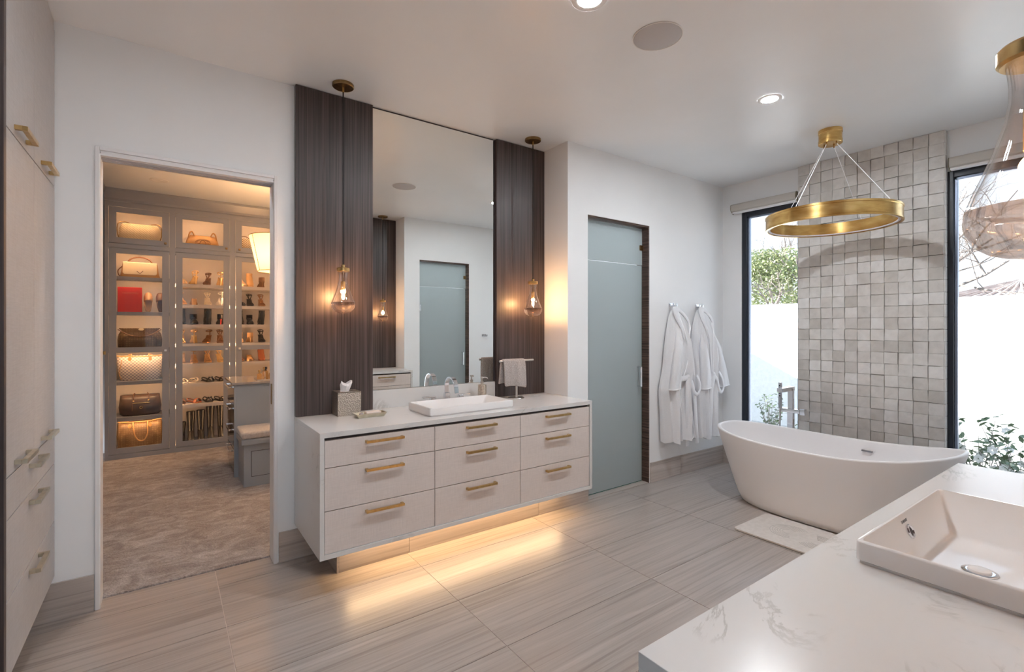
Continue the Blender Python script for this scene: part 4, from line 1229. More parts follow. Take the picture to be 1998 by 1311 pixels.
MB().lathe([(0, CEIL - .025), (.065, CEIL - .025), (.065, CEIL - .001), (0, CEIL - .001)], (lx, ly, 0), 32).obj('canopy', 'bronze', lp, smooth=True)
MB().lathe([(.001, -.06), (.022, -.05), (.03, -.02), (.022, .01), (.012, .03), (.001, .03)], (lx, ly, 2.27), 16, caps=False).obj('bulb', pm('warm_bulb', (1, .8, .6), .5, emis=(1, .60, .28), estr=35), lp, smooth=True)
ld = bpy.data.lights.new('lamp_light', 'POINT'); ld.energy = 15; ld.color = (1, .55, .25); ld.shadow_soft_size = .05
lo = bpy.data.objects.new('lamp_light', ld); COL.objects.link(lo); lo.location = (lx, ly, 2.34); adopt(lo, lp)

# ---- perfume bottles on the island
pt = thing('perfume_tray', 'small mirrored tray under the perfume bottles on the island', 'tray', (.87, 5.68, .947))
MB().box(.77, 1.05, 5.56, 5.80, .9475, .955).obj('tray_plate', 'chrome', pt, bev=.002)
amber = pm('amber_perfume', (.85, .52, .22), .05, trans=.7, ior=1.4)
for k, (x, y, r, h, capr, lb, pale) in enumerate([(.80, 5.64, .022, .06, .010, 'squat amber perfume bottle at the left of the tray', 0), (.838, 5.61, .018, .09, .008, 'slim clear perfume bottle in the tray centre', 1), (.865, 5.68, .026, .085, .016, 'tall perfume bottle with black stopper on the island', 0), (.905, 5.62, .020, .065, .011, 'small amber perfume bottle at the right of the tray', 0)]):
    e = thing('perfume_bottle', lb, 'perfume bottle', (x, y, .955), 'perfume bottles on the island')
    MB().lathe([(0, 0), (r, 0), (r * 1.05, .006), (r, h * .8), (r * .5, h), (0, h)], (x, y, .9552), 14).obj('bottle', M['glass'] if pale else amber, e, smooth=True)
    MB().lathe([(0, h), (capr * .6, h), (capr * .6, h + .01), (capr, h + .014), (capr, h + .035), (0, h + .037)], (x, y, .9552), 12).obj('stopper', 'dark' if k == 2 else 'brass', e, smooth=True)

# ---- handbags
def pat_mono(name, base, mark, sc=42):
    m, t, b = newmat(name)
    v = t.nodes.new('ShaderNodeTexVoronoi'); v.feature = 'F1'; v.inputs['Scale'].default_value = sc; v.inputs['Randomness'].default_value = .12
    link(t, coords(t, 'Position', (1, 1, 1)), v.inputs['Vector'])
    c = ramp(t, v.outputs['Distance'], [(.0, mark), (.22, mark), (.30, base), (.42, base), (.47, mark), (.53, base)])
    f = noise(t, coords(t, 'Position', (9, 9, 9)), 1, 3)
    link(t, mixc(t, .6, c, ramp(t, f, [(.3, (.5, .5, .5)), (.7, (1.2, 1.2, 1.2))]), 'MULTIPLY'), b.inputs['Base Color'])
    b.inputs['Roughness'].default_value = .45
    return m


def pat_check(name, c1, c2, sc):
    m, t, b = newmat(name)
    k = t.nodes.new('ShaderNodeTexChecker'); k.inputs['Scale'].default_value = sc
    k.inputs['Color1'].default_value = (*c1, 1); k.inputs['Color2'].default_value = (*c2, 1)
    link(t, coords(t, 'Position', (1, .02, 1)), k.inputs['Vector'])
    link(t, k.outputs['Color'], b.inputs['Base Color']); b.inputs['Roughness'].default_value = .5
    return m


def pat_quilt(name, c):
    m, t, b = newmat(name)
    b.inputs['Base Color'].default_value = (*c, 1); b.inputs['Roughness'].default_value = .45
    w1 = t.nodes.new('ShaderNodeTexWave'); w2 = t.nodes.new('ShaderNodeTexWave')
    for w_, rot in ((w1, .8), (w2, -.8)):
        mp = t.nodes.new('ShaderNodeMapping'); mp.inputs['Rotation'].default_value = (0, rot, 0)
        link(t, coords(t, 'Position', (1, 1, 1)), mp.inputs['Vector']); link(t, mp.outputs[0], w_.inputs['Vector'])
        w_.inputs['Scale'].default_value = 17; w_.bands_direction = 'X'
    mu = t.nodes.new('ShaderNodeMath'); mu.operation = 'MINIMUM'
    link(t, w1.outputs['Fac'], mu.inputs[0]); link(t, w2.outputs['Fac'], mu.inputs[1])
    bump(t, b, mu.outputs[0], .4, .006)
    return m


tan = pm('tan_leather', (.45, .24, .09), .5); cream = pm('cream_leather', (.72, .60, .42), .5); brown = pm('brown_leather', (.16, .07, .035), .45)
dkbrown = tex('dark_brown_leather', [(.3, (.05, .03, .025)), (.7, (.10, .06, .045))], (14, 14, 14), 1, rough=.4); mono = pat_mono('brown_monogram', (.10, .055, .03), (.27, .17, .08))
mono2 = pat_mono('tan_monogram', (.19, .105, .05), (.36, .24, .12)); azur = pat_check('grey_cream_check', (.70, .62, .54), (.34, .30, .32), 58); quilt = pat_quilt('beige_quilted_leather', (.62, .50, .34))
gold = pm('gold_hardware', (.75, .52, .22), .25, 1)


def sup(c, hw, hd, z_, n=36, e=3.0):
    return [(c[0] + hw * math.copysign(abs(math.cos(2 * PI * j / n)) ** (2 / e), math.cos(2 * PI * j / n)), c[1] + hd * math.copysign(abs(math.sin(2 * PI * j / n)) ** (2 / e), math.sin(2 * PI * j / n)), z_) for j in range(n)]


def bag(label, x, z0, prof, mat, y=7.20):
    e = thing('handbag', label, 'handbag', (x, y, z0), 'handbags in the display cabinet')
    MB().loft([sup((x, y), hw, hd, z0 + h + .0005) for h, hw, hd in prof]).obj('body', mat, e, smooth=True, ang=60)
    return e


X0 = -.236
YF_ = 7.20 - .10
e = bag('cream quilted handbag with chain strap in the upper left glass cabinet', X0, 2.443, [(0, .165, .085), (.02, .19, .10), (.12, .20, .10), (.20, .195, .085), (.245, .175, .045), (.262, .16, .02)], quilt)
for s in (-1, 1):
    MB().tube(smoothpath([(X0 + s * .10, 7.15, 2.705), (X0 + s * .16, 7.13, 2.712), (X0 + s * .20, 7.10, 2.675), (X0 + s * .205, 7.08, 2.58), (X0 + s * .19, 7.09, 2.52)]), .0045, 6).obj('chain', 'bronze', e, smooth=True)
e = bag('cream flap handbag with tan base, dark handle and V clasp', X0, 2.073, [(0, .180, .07), (.01, .188, .075), (.08, .175, .07), (.16, .165, .06), (.175, .16, .05)], tan)
MB().prism([(X0 - .158, 2.25), (X0 + .158, 2.25), (X0 + .160, 2.125), (X0 + .145, 2.108), (X0 - .145, 2.108), (X0 - .160, 2.125)], 7.118, 7.135, 'y').obj('flap', cream, e, bev=.004)
MB().box(X0 - .158, X0 + .158, 7.13, 7.26, 2.246, 2.252).obj('flap_top', cream, e, bev=.002)
MB().tube([(X0 - .016 - .012, 7.113, 2.148), (X0 + .0, 7.113, 2.120), (X0 + .028, 7.113, 2.152)], .004, 6).obj('clasp', brown, e)
MB().tube(smoothpath([(X0 - .115, 7.19, 2.25), (X0 - .09, 7.19, 2.29), (X0 - .03, 7.19, 2.315), (X0 + .03, 7.19, 2.315), (X0 + .09, 7.19, 2.29), (X0 + .115, 7.19, 2.25)]), .008, 8).obj('handle', brown, e, smooth=True)
MB().tube(smoothpath([(X0 - .162, 7.16, 2.20), (X0 - .20, 7.15, 2.15), (X0 - .195, 7.15, 2.10), (X0 - .175, 7.15, 2.078)]), .006, 8).obj('strap', brown, e, smooth=True)
e = bag('brown patterned hobo bag with pale oval tag on the third shelf', X0, 1.245, [(0, .185, .09), (.02, .205, .11), (.10, .21, .11), (.17, .20, .09), (.215, .175, .05), (.235, .15, .02)], mono)
MB().loft([[(X0 + .19 * (j / 10 * 2 - 1), 7.088 + (.004 if r_ else -.002), 1.485 - (.0 if r_ == 0 else (.085 * (1 - (j / 10 * 2 - 1) ** 2) + .006))) for j in range(11)] for r_ in (0, 1)], caps=False, closed=False).obj('front_fold', mono2, e, solid=.006)
MB().tube(smoothpath([(X0 - .20, 7.085, 1.47), (X0 - .10, 7.082, 1.405), (X0, 7.08, 1.388), (X0 + .10, 7.082, 1.405), (X0 + .20, 7.085, 1.47)]), .005, 6).obj('fold_trim', brown, e, smooth=True)
tg_ = MB().lathe([(.0, 0), (.026, 0), (.026, .003), (0, .003)], (0, 0, 0), 20).obj('oval_tag', cream, e); tg_.data.transform(Matrix.Translation((X0 + .012, 7.084, 1.472)) @ Matrix.Rotation(PI / 2, 4, 'X') @ Matrix.Diagonal((1, .55, 1, 1)))
e = bag('cream and grey checked tote bag with tan tags on the fourth shelf', X0, .877, [(0, .175, .09), (.015, .19, .10), (.12, .205, .10), (.24, .215, .075), (.285, .218, .05)], azur)
MB().tube(smoothpath([(X0 - .215, 7.15, 1.165), (X0 - .10, 7.145, 1.155), (X0, 7.145, 1.15), (X0 + .10, 7.145, 1.155), (X0 + .215, 7.15, 1.168)]), .007, 6).obj('rim_trim', tan, e, smooth=True)
for s in (-1, 1):
    MB().loft([[(X0 + s * .095 + .017 * math.cos(2 * PI * j / 14), 7.122 + dy_, 1.128 + .024 * math.sin(2 * PI * j / 14)) for j in range(14)] for dy_ in (0, .004)]).obj('handle_tab', tan, e)
    MB().tube(smoothpath([(X0 + s * .085, 7.13, 1.15), (X0 + s * .08, 7.14, 1.18), (X0 + s * .11, 7.15, 1.17)]), .006, 6).obj('handle', tan, e, smooth=True)
MB().tube(smoothpath([(X0 - .165, 7.10, 1.12), (X0 - .175, 7.10, 1.05), (X0 - .19, 7.10, .97), (X0 - .165, 7.10, .89)]), .004, 6).obj('side_lace', tan, e, smooth=True)
e = bag('dark brown slouchy satchel with zip pocket on the fifth shelf', X0, .469, [(0, .165, .09), (.02, .19, .11), (.10, .20, .11), (.19, .19, .085), (.235, .185, .05)], dkbrown)
MB().box(X0 - .07, X0 + .09, 7.084, 7.091, .612, .622).obj('zip', gold, e, bev=.002)
tg_ = MB().ring((0, 0, 0), .013, .003, 20, 6).obj('ring_clasp', gold, e, smooth=True); tg_.data.transform(Matrix.Translation((X0 + .01, 7.082, .565)) @ Matrix.Rotation(PI / 2, 4, 'X'))
for s in (-1, 1):
    MB().tube(smoothpath([(X0 + .01 + s * .07, 7.10, .64), (X0 + .01 + s * .072, 7.095, .70), (X0 + .01 + s * .062, 7.12, .725), (X0 + .01 + s * .06, 7.17, .715)]), .009, 6, flat=(1, .5)).obj('handle', brown, e, smooth=True)
    MB().ring((X0 + .01 + s * .07, 7.088, .645), .010, .0025, 14, 5).obj('buckle', gold, e)
MB().tube([(X0 - .072, 7.086, .61), (X0 - .072, 7.083, .53)], .005, 6).obj('zip_pull', brown, e)
e = bag('tan patterned tote with long tan handles on the bottom shelf', X0, .0905, [(0, .19, .09), (.02, .205, .10), (.14, .215, .10), (.26, .21, .075), (.305, .20, .045)], mono2)
MB().tube(smoothpath([(X0 - .20, 7.15, .405), (X0 - .1, 7.142, .395), (X0, 7.14, .39), (X0 + .1, 7.142, .395), (X0 + .20, 7.15, .41)]), .007, 6).obj('rim_trim', tan, e, smooth=True)
MB().tube(smoothpath([(X0 - .065, 7.13, .395), (X0 - .06, 7.10, .33), (X0 - .045, 7.085, .24), (X0 - .01, 7.08, .185), (X0 + .04, 7.08, .185), (X0 + .07, 7.085, .25), (X0 + .07, 7.10, .33), (X0 + .07, 7.13, .398)]), .007, 6).obj('handle', tan, e, smooth=True)
for s in (-1, 1):
    MB().loft([[(X0 + s * .095 + .017 * math.cos(2 * PI * j / 14), 7.108 + dy_, .352 + .026 * math.sin(2 * PI * j / 14)) for j in range(14)] for dy_ in (0, .004)]).obj('round_tag', tan, e)
# tan hobo with the embossed interlocking emblem
XM = .382
e = bag('caramel leather bag with embossed interlocking ring emblem, upper middle cabinet', XM, 2.443, [(0, .17, .08), (.012, .185, .09), (.08, .180, .09), (.14, .165, .07), (.185, .14, .035), (.195, .13, .02)], tan)
for s in (-1, 1):
    MB().tube(smoothpath([(XM + s * .15, 7.16, 2.585), (XM + s * .135, 7.15, 2.655), (XM + s * .11, 7.15, 2.675), (XM + s * .085, 7.16, 2.63)]), .008, 8).obj('handle', tan, e, smooth=True)
    MB().tube([(XM + .0 + s * .018 + .046 * math.cos(a) * 1.05, 7.101, 2.535 + .040 * math.sin(a)) for a in [(0 if s > 0 else PI) + math.radians(30) + math.radians(300) * k / 24 for k in range(25)]] + [(XM + s * .018 + s * .046, 7.101, 2.535), (XM + s * .026, 7.101, 2.535)], .0045, 5).obj('emblem', pm('dark_tan', (.30, .14, .05), .5), e, smooth=True)
tg_ = MB().ring((0, 0, 0), .078, .003, 36, 6).obj('emblem_ring', pm('dark_tan_ring', (.30, .14, .05), .5), e, smooth=True); tg_.data.transform(Matrix.Translation((XM, 7.101, 2.535)) @ Matrix.Rotation(PI / 2, 4, 'X') @ Matrix.Diagonal((1, .68, 1, 1)))
# woven cane bag
cane = pat_check('cane_weave', (.75, .62, .42), (.22, .13, .07), 75)
e = bag('square woven cane handbag half hidden by the closet lampshade', .92, 2.443, [(0, .13, .07), (.005, .14, .075), (.20, .14, .075), (.205, .135, .07)], cane)
MB().tube(smoothpath([(.80, 7.2, 2.648), (.81, 7.2, 2.675), (.86, 7.2, 2.685), (.90, 7.2, 2.66)]), .005, 6).obj('handle', brown, e, smooth=True)

# red box and toe-up loafers on the second bag shelf
e = thing('gift_box', 'flat red lettered box standing on the second bag shelf', 'box', (-.327, 7.1, 1.67), )
MB().box(-.437, -.217, 7.075, 7.16, 1.6705, 1.955).obj('box_body', pm('red_card', (.52, .022, .018), .45), e, bev=.002)
lettering('VALENTINO', .028, pm('box_print', (.62, .16, .08), .4), Matrix.Translation((-.322, 7.0745, 1.878)) @ Matrix.Rotation(PI / 2, 4, 'X'), e)

# ---- shoes: one prototype per kind, toe toward -y, then copies
def shoe_sole(hh, L=.20, plat=0.0):
    pts = [(-.5, .012, .020), (-.42, .010, .034), (-.25, .008, .040), (-.05, .010 + hh * .12, .038), (.15, .012 + hh * .55, .030), (.30, .012 + hh * .90, .028), (.42, .012 + hh, .028), (.5, .012 + hh, .020)]
    rings = []
    for u, z_, w_ in pts:
        y = u * L
        rings.append([(-w_, y, z_ - .006 + plat - (plat if u < .0 else plat * .0)), (w_, y, z_ - .006 + plat - (plat if u < .0 else 0)), (w_, y, z_ + .004 + plat), (-w_, y, z_ + .004 + plat)])
    return MB().loft(rings)


def proto(kind):
    e = thing('shoe', 'x', 'shoe', (0, 0, 0), 'shoes in the closet cabinets')
    mt = 'linen'
    def put(mb, nm, **k): return mb.obj(nm, mt, e, smooth=True, **k)
    def strap(yv, zb0, w_, h, r=.006, flat=(1.6, .5)):
        return MB().tube([(w_ * math.cos(a), yv, zb0 + h * math.sin(a)) for a in [PI * k / 10 for k in range(11)]], r, 6, flat=flat)
    if kind in ('sandal', 'strappy', 'wedge'):
        hh = .085
        put(shoe_sole(hh), 'sole')
        if kind == 'wedge':
            put(MB().loft([[(-.030, .0, .001), (.030, .0, .001), (.030, .0, .024), (-.030, .0, .024)], [(-.030, .095, .001), (.030, .095, .001), (.028, .095, .09), (-.028, .095, .09)]]), 'heel')
        else:
            put(MB().tube([(0, .088, .092), (0, .090, .05), (0, .086, .0005)], [.017, .008, .006], 8), 'heel')
        put(strap(-.062, .012, .040, .038), 'toe_strap')
        put(MB().tube([(.032 * math.cos(a), .068 + .036 * math.sin(a), .155 + .012 * math.sin(a)) for a in [2 * PI * k / 16 for k in range(17)]], .0055, 6), 'ankle_strap')
        put(MB().tube([(0, .102, .095), (0, .106, .13), (0, .102, .165)], .010, 6, flat=(1.4, .5)), 'heel_counter')
        if kind == 'strappy':
            put(MB().tube(smoothpath([(-.036, -.04, .02), (.0, .0, .085), (.030, .05, .15)]), .0055, 6), 'cross_strap')
            put(MB().tube(smoothpath([(.036, -.04, .02), (.0, .0, .085), (-.030, .05, .15)]), .0055, 6), 'cross_strap')
        else:
            put(strap(-.035, .014, .040, .048), 'toe_strap')
    elif kind in ('pump', 'mule'):
        hh = .075 if kind == 'pump' else .06
        put(shoe_sole(hh), 'sole')
        rg = []
        for u, zb0, w_, h in [(-.5, .014, .016, .010), (-.44, .012, .030, .028), (-.30, .010, .040, .046), (-.16, .011, .041, .052), (-.08, .015, .040, .040)]:
            rg.append([(w_ * math.cos(a), u * .2, zb0 + h * math.sin(a)) for a in [PI * k / 10 for k in range(11)]])
        put(MB().loft(rg, caps=False, closed=False), 'upper', solid=.004)
        if kind == 'pump':
            rg = []
            for u in range(13):
                a = PI * u / 12
                rg.append([(.034 * math.cos(a), .035 + .070 * math.sin(a), .012 + hh * .75), (.034 * math.cos(a), .035 + .074 * math.sin(a), .075 + hh * .75)])
            put(MB().loft(rg, caps=False, closed=False), 'heel_counter', solid=.004)
            put(MB().tube([(0, .088, .085), (0, .092, .05), (0, .088, .0005)], [.018, .008, .006], 8), 'heel')
        else:
            put(MB().loft([[(-.022, .06, .001), (.022, .06, .001), (.022, .098, .001), (-.022, .098, .001)], [(-.026, .05, .07), (.026, .05, .07), (.026, .100, .07), (-.026, .100, .07)]]), 'heel')
    elif kind == 'bootie':
        put(shoe_sole(.06), 'sole')
        rg = []
        for u, zb0, w_, h in [(-.5, .014, .016, .012), (-.44, .012, .030, .030), (-.30, .010, .040, .048), (-.12, .012, .041, .075), (.0, .02, .040, .10), (.1, .03, .038, .13), (.3, .05, .036, .13), (.48, .06, .030, .12), (.52, .062, .015, .11)]:
            rg.append([(w_ * math.cos(2 * PI * k / 16), u * .2, zb0 + h / 2 + h / 2 * math.sin(2 * PI * k / 16)) for k in range(16)])
        put(MB().loft(rg), 'upper')
        put(MB().lathe([(.040, .12), (.036, .15), (.038, .185), (.033, .186)], (0, .048, 0), 18, caps=False), 'collar')
        put(MB().tube([(0, .085, .07), (0, .088, .0005)], [.024, .016], 10), 'heel')
    elif kind == 'boot':
        put(shoe_sole(.03), 'sole')
        rg = []
        for u, zb0, w_, h in [(-.5, .014, .016, .014), (-.44, .012, .032, .034), (-.30, .010, .042, .055), (-.12, .012, .043, .085), (.05, .015, .042, .12), (.3, .025, .04, .12), (.5, .03, .032, .11), (.53, .032, .012, .10)]:
            rg.append([(w_ * math.cos(2 * PI * k / 16), u * .2, zb0 + h / 2 + h / 2 * math.sin(2 * PI * k / 16)) for k in range(16)])
        put(MB().loft(rg), 'foot')
        put(MB().lathe([(.042, .08), (.040, .14), (.046, .24), (.055, .33), (.057, .38), (.050, .38), (.046, .25), (.03, .1)], (0, .05, 0), 20, caps=False), 'shaft')
        put(MB().tube([(0, .08, .05), (0, .085, .0005)], [.03, .028], 10), 'heel')
    elif kind in ('flat', 'flatbow'):
        put(shoe_sole(.004), 'sole')
        put(strap(-.055, .012, .040, .045, .012, (1.8, .4)), 'toe_strap')
        put(MB().tube(smoothpath([(-.034, -.01, .018), (-.030, .06, .035), (0, .098, .05), (.030, .06, .035), (.034, -.01, .018)]), .006, 6), 'back_strap')
        if kind == 'flatbow':
            put(MB().tube([(-.022, -.06, .060), (0, -.066, .058), (.022, -.06, .060)], [.010, .004, .010], 8), 'bow')
    elif kind == 'loafer':
        put(shoe_sole(.012, .24), 'sole')
        rg = []
        for u, zb0, w_, h in [(-.5, .014, .014, .012), (-.45, .012, .030, .028), (-.30, .010, .041, .045), (-.10, .012, .042, .060), (-.02, .012, .040, .062)]:
            rg.append([(w_ * math.cos(a), u * .24, zb0 + h * math.sin(a)) for a in [PI * k / 12 for k in range(13)]])
        put(MB().loft(rg, caps=False, closed=False), 'upper', solid=.004)
        rg = []
        for u in range(13):
            a = PI * u / 12
            rg.append([(.038 * math.cos(a), .0 + .115 * math.sin(a), .014), (.036 * math.cos(a), .0 + .118 * math.sin(a), .062)])
        put(MB().loft(rg, caps=False, closed=False), 'heel_counter', solid=.004)
        for k in range(7):
            a = PI * (k + 1) / 8
            put(MB().lathe([(.004, 0), (.002, .005), (.0004, .008)], (.040 * math.cos(a), -.05 - .06 * math.sin(a), .040), 6), 'stud')
    return e


SK = {}
C = dict(tan=pm('shoe_tan', (.50, .28, .12), .45), gold=pm('shoe_gold', (.80, .55, .26), .3, .7), nude=pm('shoe_nude', (.62, .42, .26), .45), cream=pm('shoe_cream', (.80, .70, .56), .5), brown=pm('shoe_brown', (.17, .07, .03), .45), bronze=pm('shoe_bronze', (.36, .18, .08), .3, .7), black=pm('shoe_black', (.012, .011, .012), .35), white=pm('shoe_white', (.85, .80, .74), .5), rust=pm('shoe_rust', (.38, .11, .04), .4), red=pm('shoe_red', (.60, .02, .02), .4))


def shoe(kind, col, x, y, z_, rot, label, scale=1.0, heel=None, tilt=None):
    if kind not in SK: SK[kind] = [proto(kind), False]
    p, used = SK[kind]
    if not used:
        r = p; SK[kind][1] = True
        r.location = (x, y, z_); r.rotation_euler = (0, 0, rot); r['label'] = label; r.scale = scale if isinstance(scale, tuple) else (scale,) * 3
    else:
        r = dup(p, (x, y, z_), rot, label, scale=scale if isinstance(scale, tuple) else (scale,) * 3)
    if tilt is not None: r.rotation_euler = tilt
    for c in r.children:
        setmat(c, C[col])
        if heel and c.name.startswith(('heel',)) and 'counter' not in c.name: setmat(c, C[heel])
    return r


SN = ['top shelf', 'second shelf', 'third shelf', 'fourth shelf', 'fifth shelf', 'sixth shelf', 'seventh shelf']
XP = [.165, .290, .435, .570]
PN = ['leftmost', 'second from left', 'third from left', 'rightmost']
A, Bk = 0.0, PI          # toe to the viewer / heel to the viewer
mid = [
    [('sandal', 'nude', A + .3, 'nude sandal'), ('strappy', 'gold', Bk + .2, 'gold strappy heel'), ('strappy', 'brown', A - .2, 'brown ankle-strap heel'), ('sandal', 'gold', Bk, 'gold stiletto sandal')],
    [('wedge', 'tan', A + .2, 'tan platform wedge'), ('mule', 'tan', Bk, 'tan block-heel mule'), ('strappy', 'cream', A, 'cream crisscross sandal'), ('sandal', 'white', Bk + .1, 'white stiletto sandal')],
    [('bootie', 'black', A, 'black bootie'), ('pump', 'black', A + .1, 'black embellished pump'), ('bootie', 'black', Bk, 'tall black ankle boot'), ('pump', 'black', Bk, 'black pump with red heel')],
    [('strappy', 'gold', A, 'gold ribbed sandal'), ('sandal', 'gold', Bk, 'gold flower heel'), ('sandal', 'bronze', A - .3, 'bronze ankle-strap sandal'), ('strappy', 'brown', A, 'brown strappy sandal')],
    [('pump', 'nude', Bk, 'nude pump'), ('sandal', 'tan', A, 'tan suede sandal'), ('strappy', 'tan', A, 'tan T-strap sandal'), ('strappy', 'gold', A + .2, 'tan-gold strappy sandal')],
    [('flat', 'white', A + .4, 'white flat sandal'), ('flat', 'cream', A - .3, 'cream slingback flat'), ('flatbow', 'black', A + .5, 'black flat with gold bow'), ('flat', 'black', A + .4, 'plain black flat')],
    [('flat', 'brown', A, 'brown flat'), ('flat', 'rust', A + .7, 'rust leather sandal'), ('flatbow', 'black', A + .3, 'black studded flat'), ('flat', 'black', A + .5, 'black slip-on')]]
for r_, rowl in enumerate(mid):
    for k, (kd, cl, rt, ds) in enumerate(rowl):
        if r_ > 4: rt += PI * .0
        shoe(kd, cl, XP[k], 7.175, shoez[r_] + .0005, rt, '%s, %s on the %s of the middle cabinet' % (ds, PN[k], SN[r_]), 1.0 if kd != 'bootie' else 1.05, 'red' if 'red heel' in ds else None)
for k, (x, s, ds) in enumerate([(.165, .63, 'short black boot'), (.262, .95, 'mid-height black boot'), (.365, .97, 'second mid-height black boot'), (.468, 1.17, 'tall black boot'), (.580, 1.15, 'second tall black boot')]):
    shoe('boot', 'black', x, 7.17, .0905, A, ds + ', %s on the floor of the middle cabinet' % ['leftmost', 'second', 'third', 'fourth', 'rightmost'][k], (.85, .9, s))
XQ = [.790, .905, 1.040]
right = [
    [('bootie', 'nude', A + .5, 'nude ankle boot'), ('bootie', 'tan', A, 'pale tan ankle boot'), ('pump', 'brown', Bk, 'dark brown pump')],
    [('strappy', 'black', A + .3, 'black strappy heel'), ('strappy', 'black', A, 'black crisscross heel'), ('strappy', 'bronze', A, 'bronze strappy heel')],
    [('bootie', 'black', A, 'black bootie'), ('pump', 'black', A, 'black pump'), ('bootie', 'black', Bk, 'black heeled boot')],
    [('pump', 'nude', A, 'nude pump'), ('pump', 'tan', Bk, 'tan pointed pump'), ('strappy', 'black', A, 'black and tan strappy heel')],
    [('strappy', 'brown', A, 'brown crisscross sandal'), ('mule', 'tan', A, 'tan mule'), ('bootie', 'rust', A, 'rust brown bootie')],
    [('flat', 'white', A, 'white looped flat')]]
for r_, rowl in enumerate(right):
    for k, (kd, cl, rt, ds) in enumerate(rowl):
        shoe(kd, cl, XQ[k], 7.175, shoez[r_] + .0005, rt, '%s, %s on the %s of the cabinet behind the lampshade' % (ds, ['left', 'centre', 'right'][k], SN[r_]))
shoe('loafer', 'tan', -.160, 7.14, 1.672 + .112, 0, 'tan studded loafer propped toe-up beside the red box', .98, tilt=(-1.32, 0, PI))
shoe('loafer', 'brown', -.045, 7.14, 1.672 + .112, 0, 'brown studded loafer propped toe-up at the right of the second shelf', .98, tilt=(-1.32, 0, PI + .15))

# ================================================================== OUTDOORS
o = MB().box(5.24, 40, -25, 40, -.25, -.12).box(-25, 5.24, -25, -1.9, -.25, -.12).obj('ground', 'gravel'); tag(o, 'pale gravel strip outside the windows', 'ground', kind='structure')
GX, GH = 8.3, 1.885
o = MB().box(GX, GX + .2, -6, 6.3, -.12, GH).obj('wall_garden', 'stucco'); struct(o, 'sunlit white stucco garden wall seen through the windows', 'garden wall')
o = MB().box(5.3, GX, 6.05, 6.25, -.12, GH).obj('wall_garden_side', 'stucco'); struct(o, 'side garden wall casting the diagonal shadow', 'garden wall')

leafm = tex('leaf_green', [(.3, (.06, .10, .05)), (.7, (.17, .23, .11))], (9, 9, 9), 1, kind='Object', rough=.4, rnd=9)
barkm = tex('grey_bark', [(.3, (.14, .115, .10)), (.7, (.26, .22, .195))], (20, 20, 20), 1, rough=.9)
petal = pm('white_petal', (.85, .83, .80), .6)
leaf_me = bpy.data.meshes.new('leaf')
leaf_me.from_pydata([(0, 0, 0), (.35, .22, .05), (.5, 0, -.02), (.35, -.22, .05), (.75, .16, .03), (1, 0, -.06), (.75, -.16, .03)], [], [(0, 2, 1), (0, 3, 2), (2, 5, 4, 1), (2, 3, 6, 5)])
leaf_me.materials.append(leafm)
fl_mb = MB()
for ring_, (n_, r_, t_) in enumerate(((6, 1.0, .25), (5, .65, .7))):
    for k in range(n_):
        a = 2 * PI * k / n_ + ring_ * .5
        c, s = math.cos(a), math.sin(a)
        p = lambda u, v, h: (u * c - v * s, u * s + v * c, h)
        fl_mb.add([p(.08, 0, 0), p(r_ * .6, r_ * .38, t_ * .5), p(r_, 0, t_ * .8), p(r_ * .6, -r_ * .38, t_ * .5)], [(0, 1, 2), (0, 2, 3)])
flower_me = bpy.data.meshes.new('blossom'); flower_me.from_pydata(fl_mb.v, [], fl_mb.f); flower_me.materials.append(petal)


def shrub(label, x, y, z0, h, spread, nst, nl, nf, seed, lsize=.078):
    rnd = random.Random(seed)
    e = thing('camellia_shrub', label, 'shrub', (x, y, z0), 'shrubs outside the windows')
    st = MB(); tips = []
    for k in range(nst):
        a = rnd.uniform(0, 2 * PI); r_ = spread * math.sqrt(rnd.random()); hh = h * rnd.uniform(.55, 1.0)
        p = [(x, y, z0), (x + r_ * .3 * math.cos(a), y + r_ * .3 * math.sin(a), z0 + hh * .4), (x + r_ * math.cos(a), y + r_ * math.sin(a), z0 + hh)]
        p = smoothpath(p, 5); st.tube(p, [.006 - .004 * i / (len(p) - 1) for i in range(len(p))], 5); tips.append(p)
    st.obj('stems', barkm, e)
    for k in range(nl):
        p = rnd.choice(tips); q = p[rnd.randint(len(p) // 2, len(p) - 1)]
        o = bpy.data.objects.new('leaf', leaf_me); COL.objects.link(o)
        o.location = Vector(q) + Vector((rnd.gauss(0, .02), rnd.gauss(0, .02), rnd.gauss(0, .015)))
        o.rotation_euler = (rnd.uniform(-.6, .6), rnd.uniform(-.9, .3), rnd.uniform(0, 2 * PI))
        s = lsize * rnd.uniform(.7, 1.2); o.scale = (s, s, s)
        o.parent = e; o.matrix_parent_inverse = Matrix.Translation((-x, -y, -z0))
    for k in range(nf):
        p = rnd.choice(tips); q = p[rnd.randint(len(p) // 2, len(p) - 1)]
        o = bpy.data.objects.new('blossom', flower_me); COL.objects.link(o)
        o.location = Vector(q) + Vector((-.03, rnd.gauss(0, .02), .01)); o.rotation_euler = (rnd.uniform(-.6, .6), -1.0 + rnd.uniform(-.4, .4), 0)
        s = .038 * rnd.uniform(.8, 1.2); o.scale = (s, s, s)
        o.parent = e; o.matrix_parent_inverse = Matrix.Translation((-x, -y, -z0))


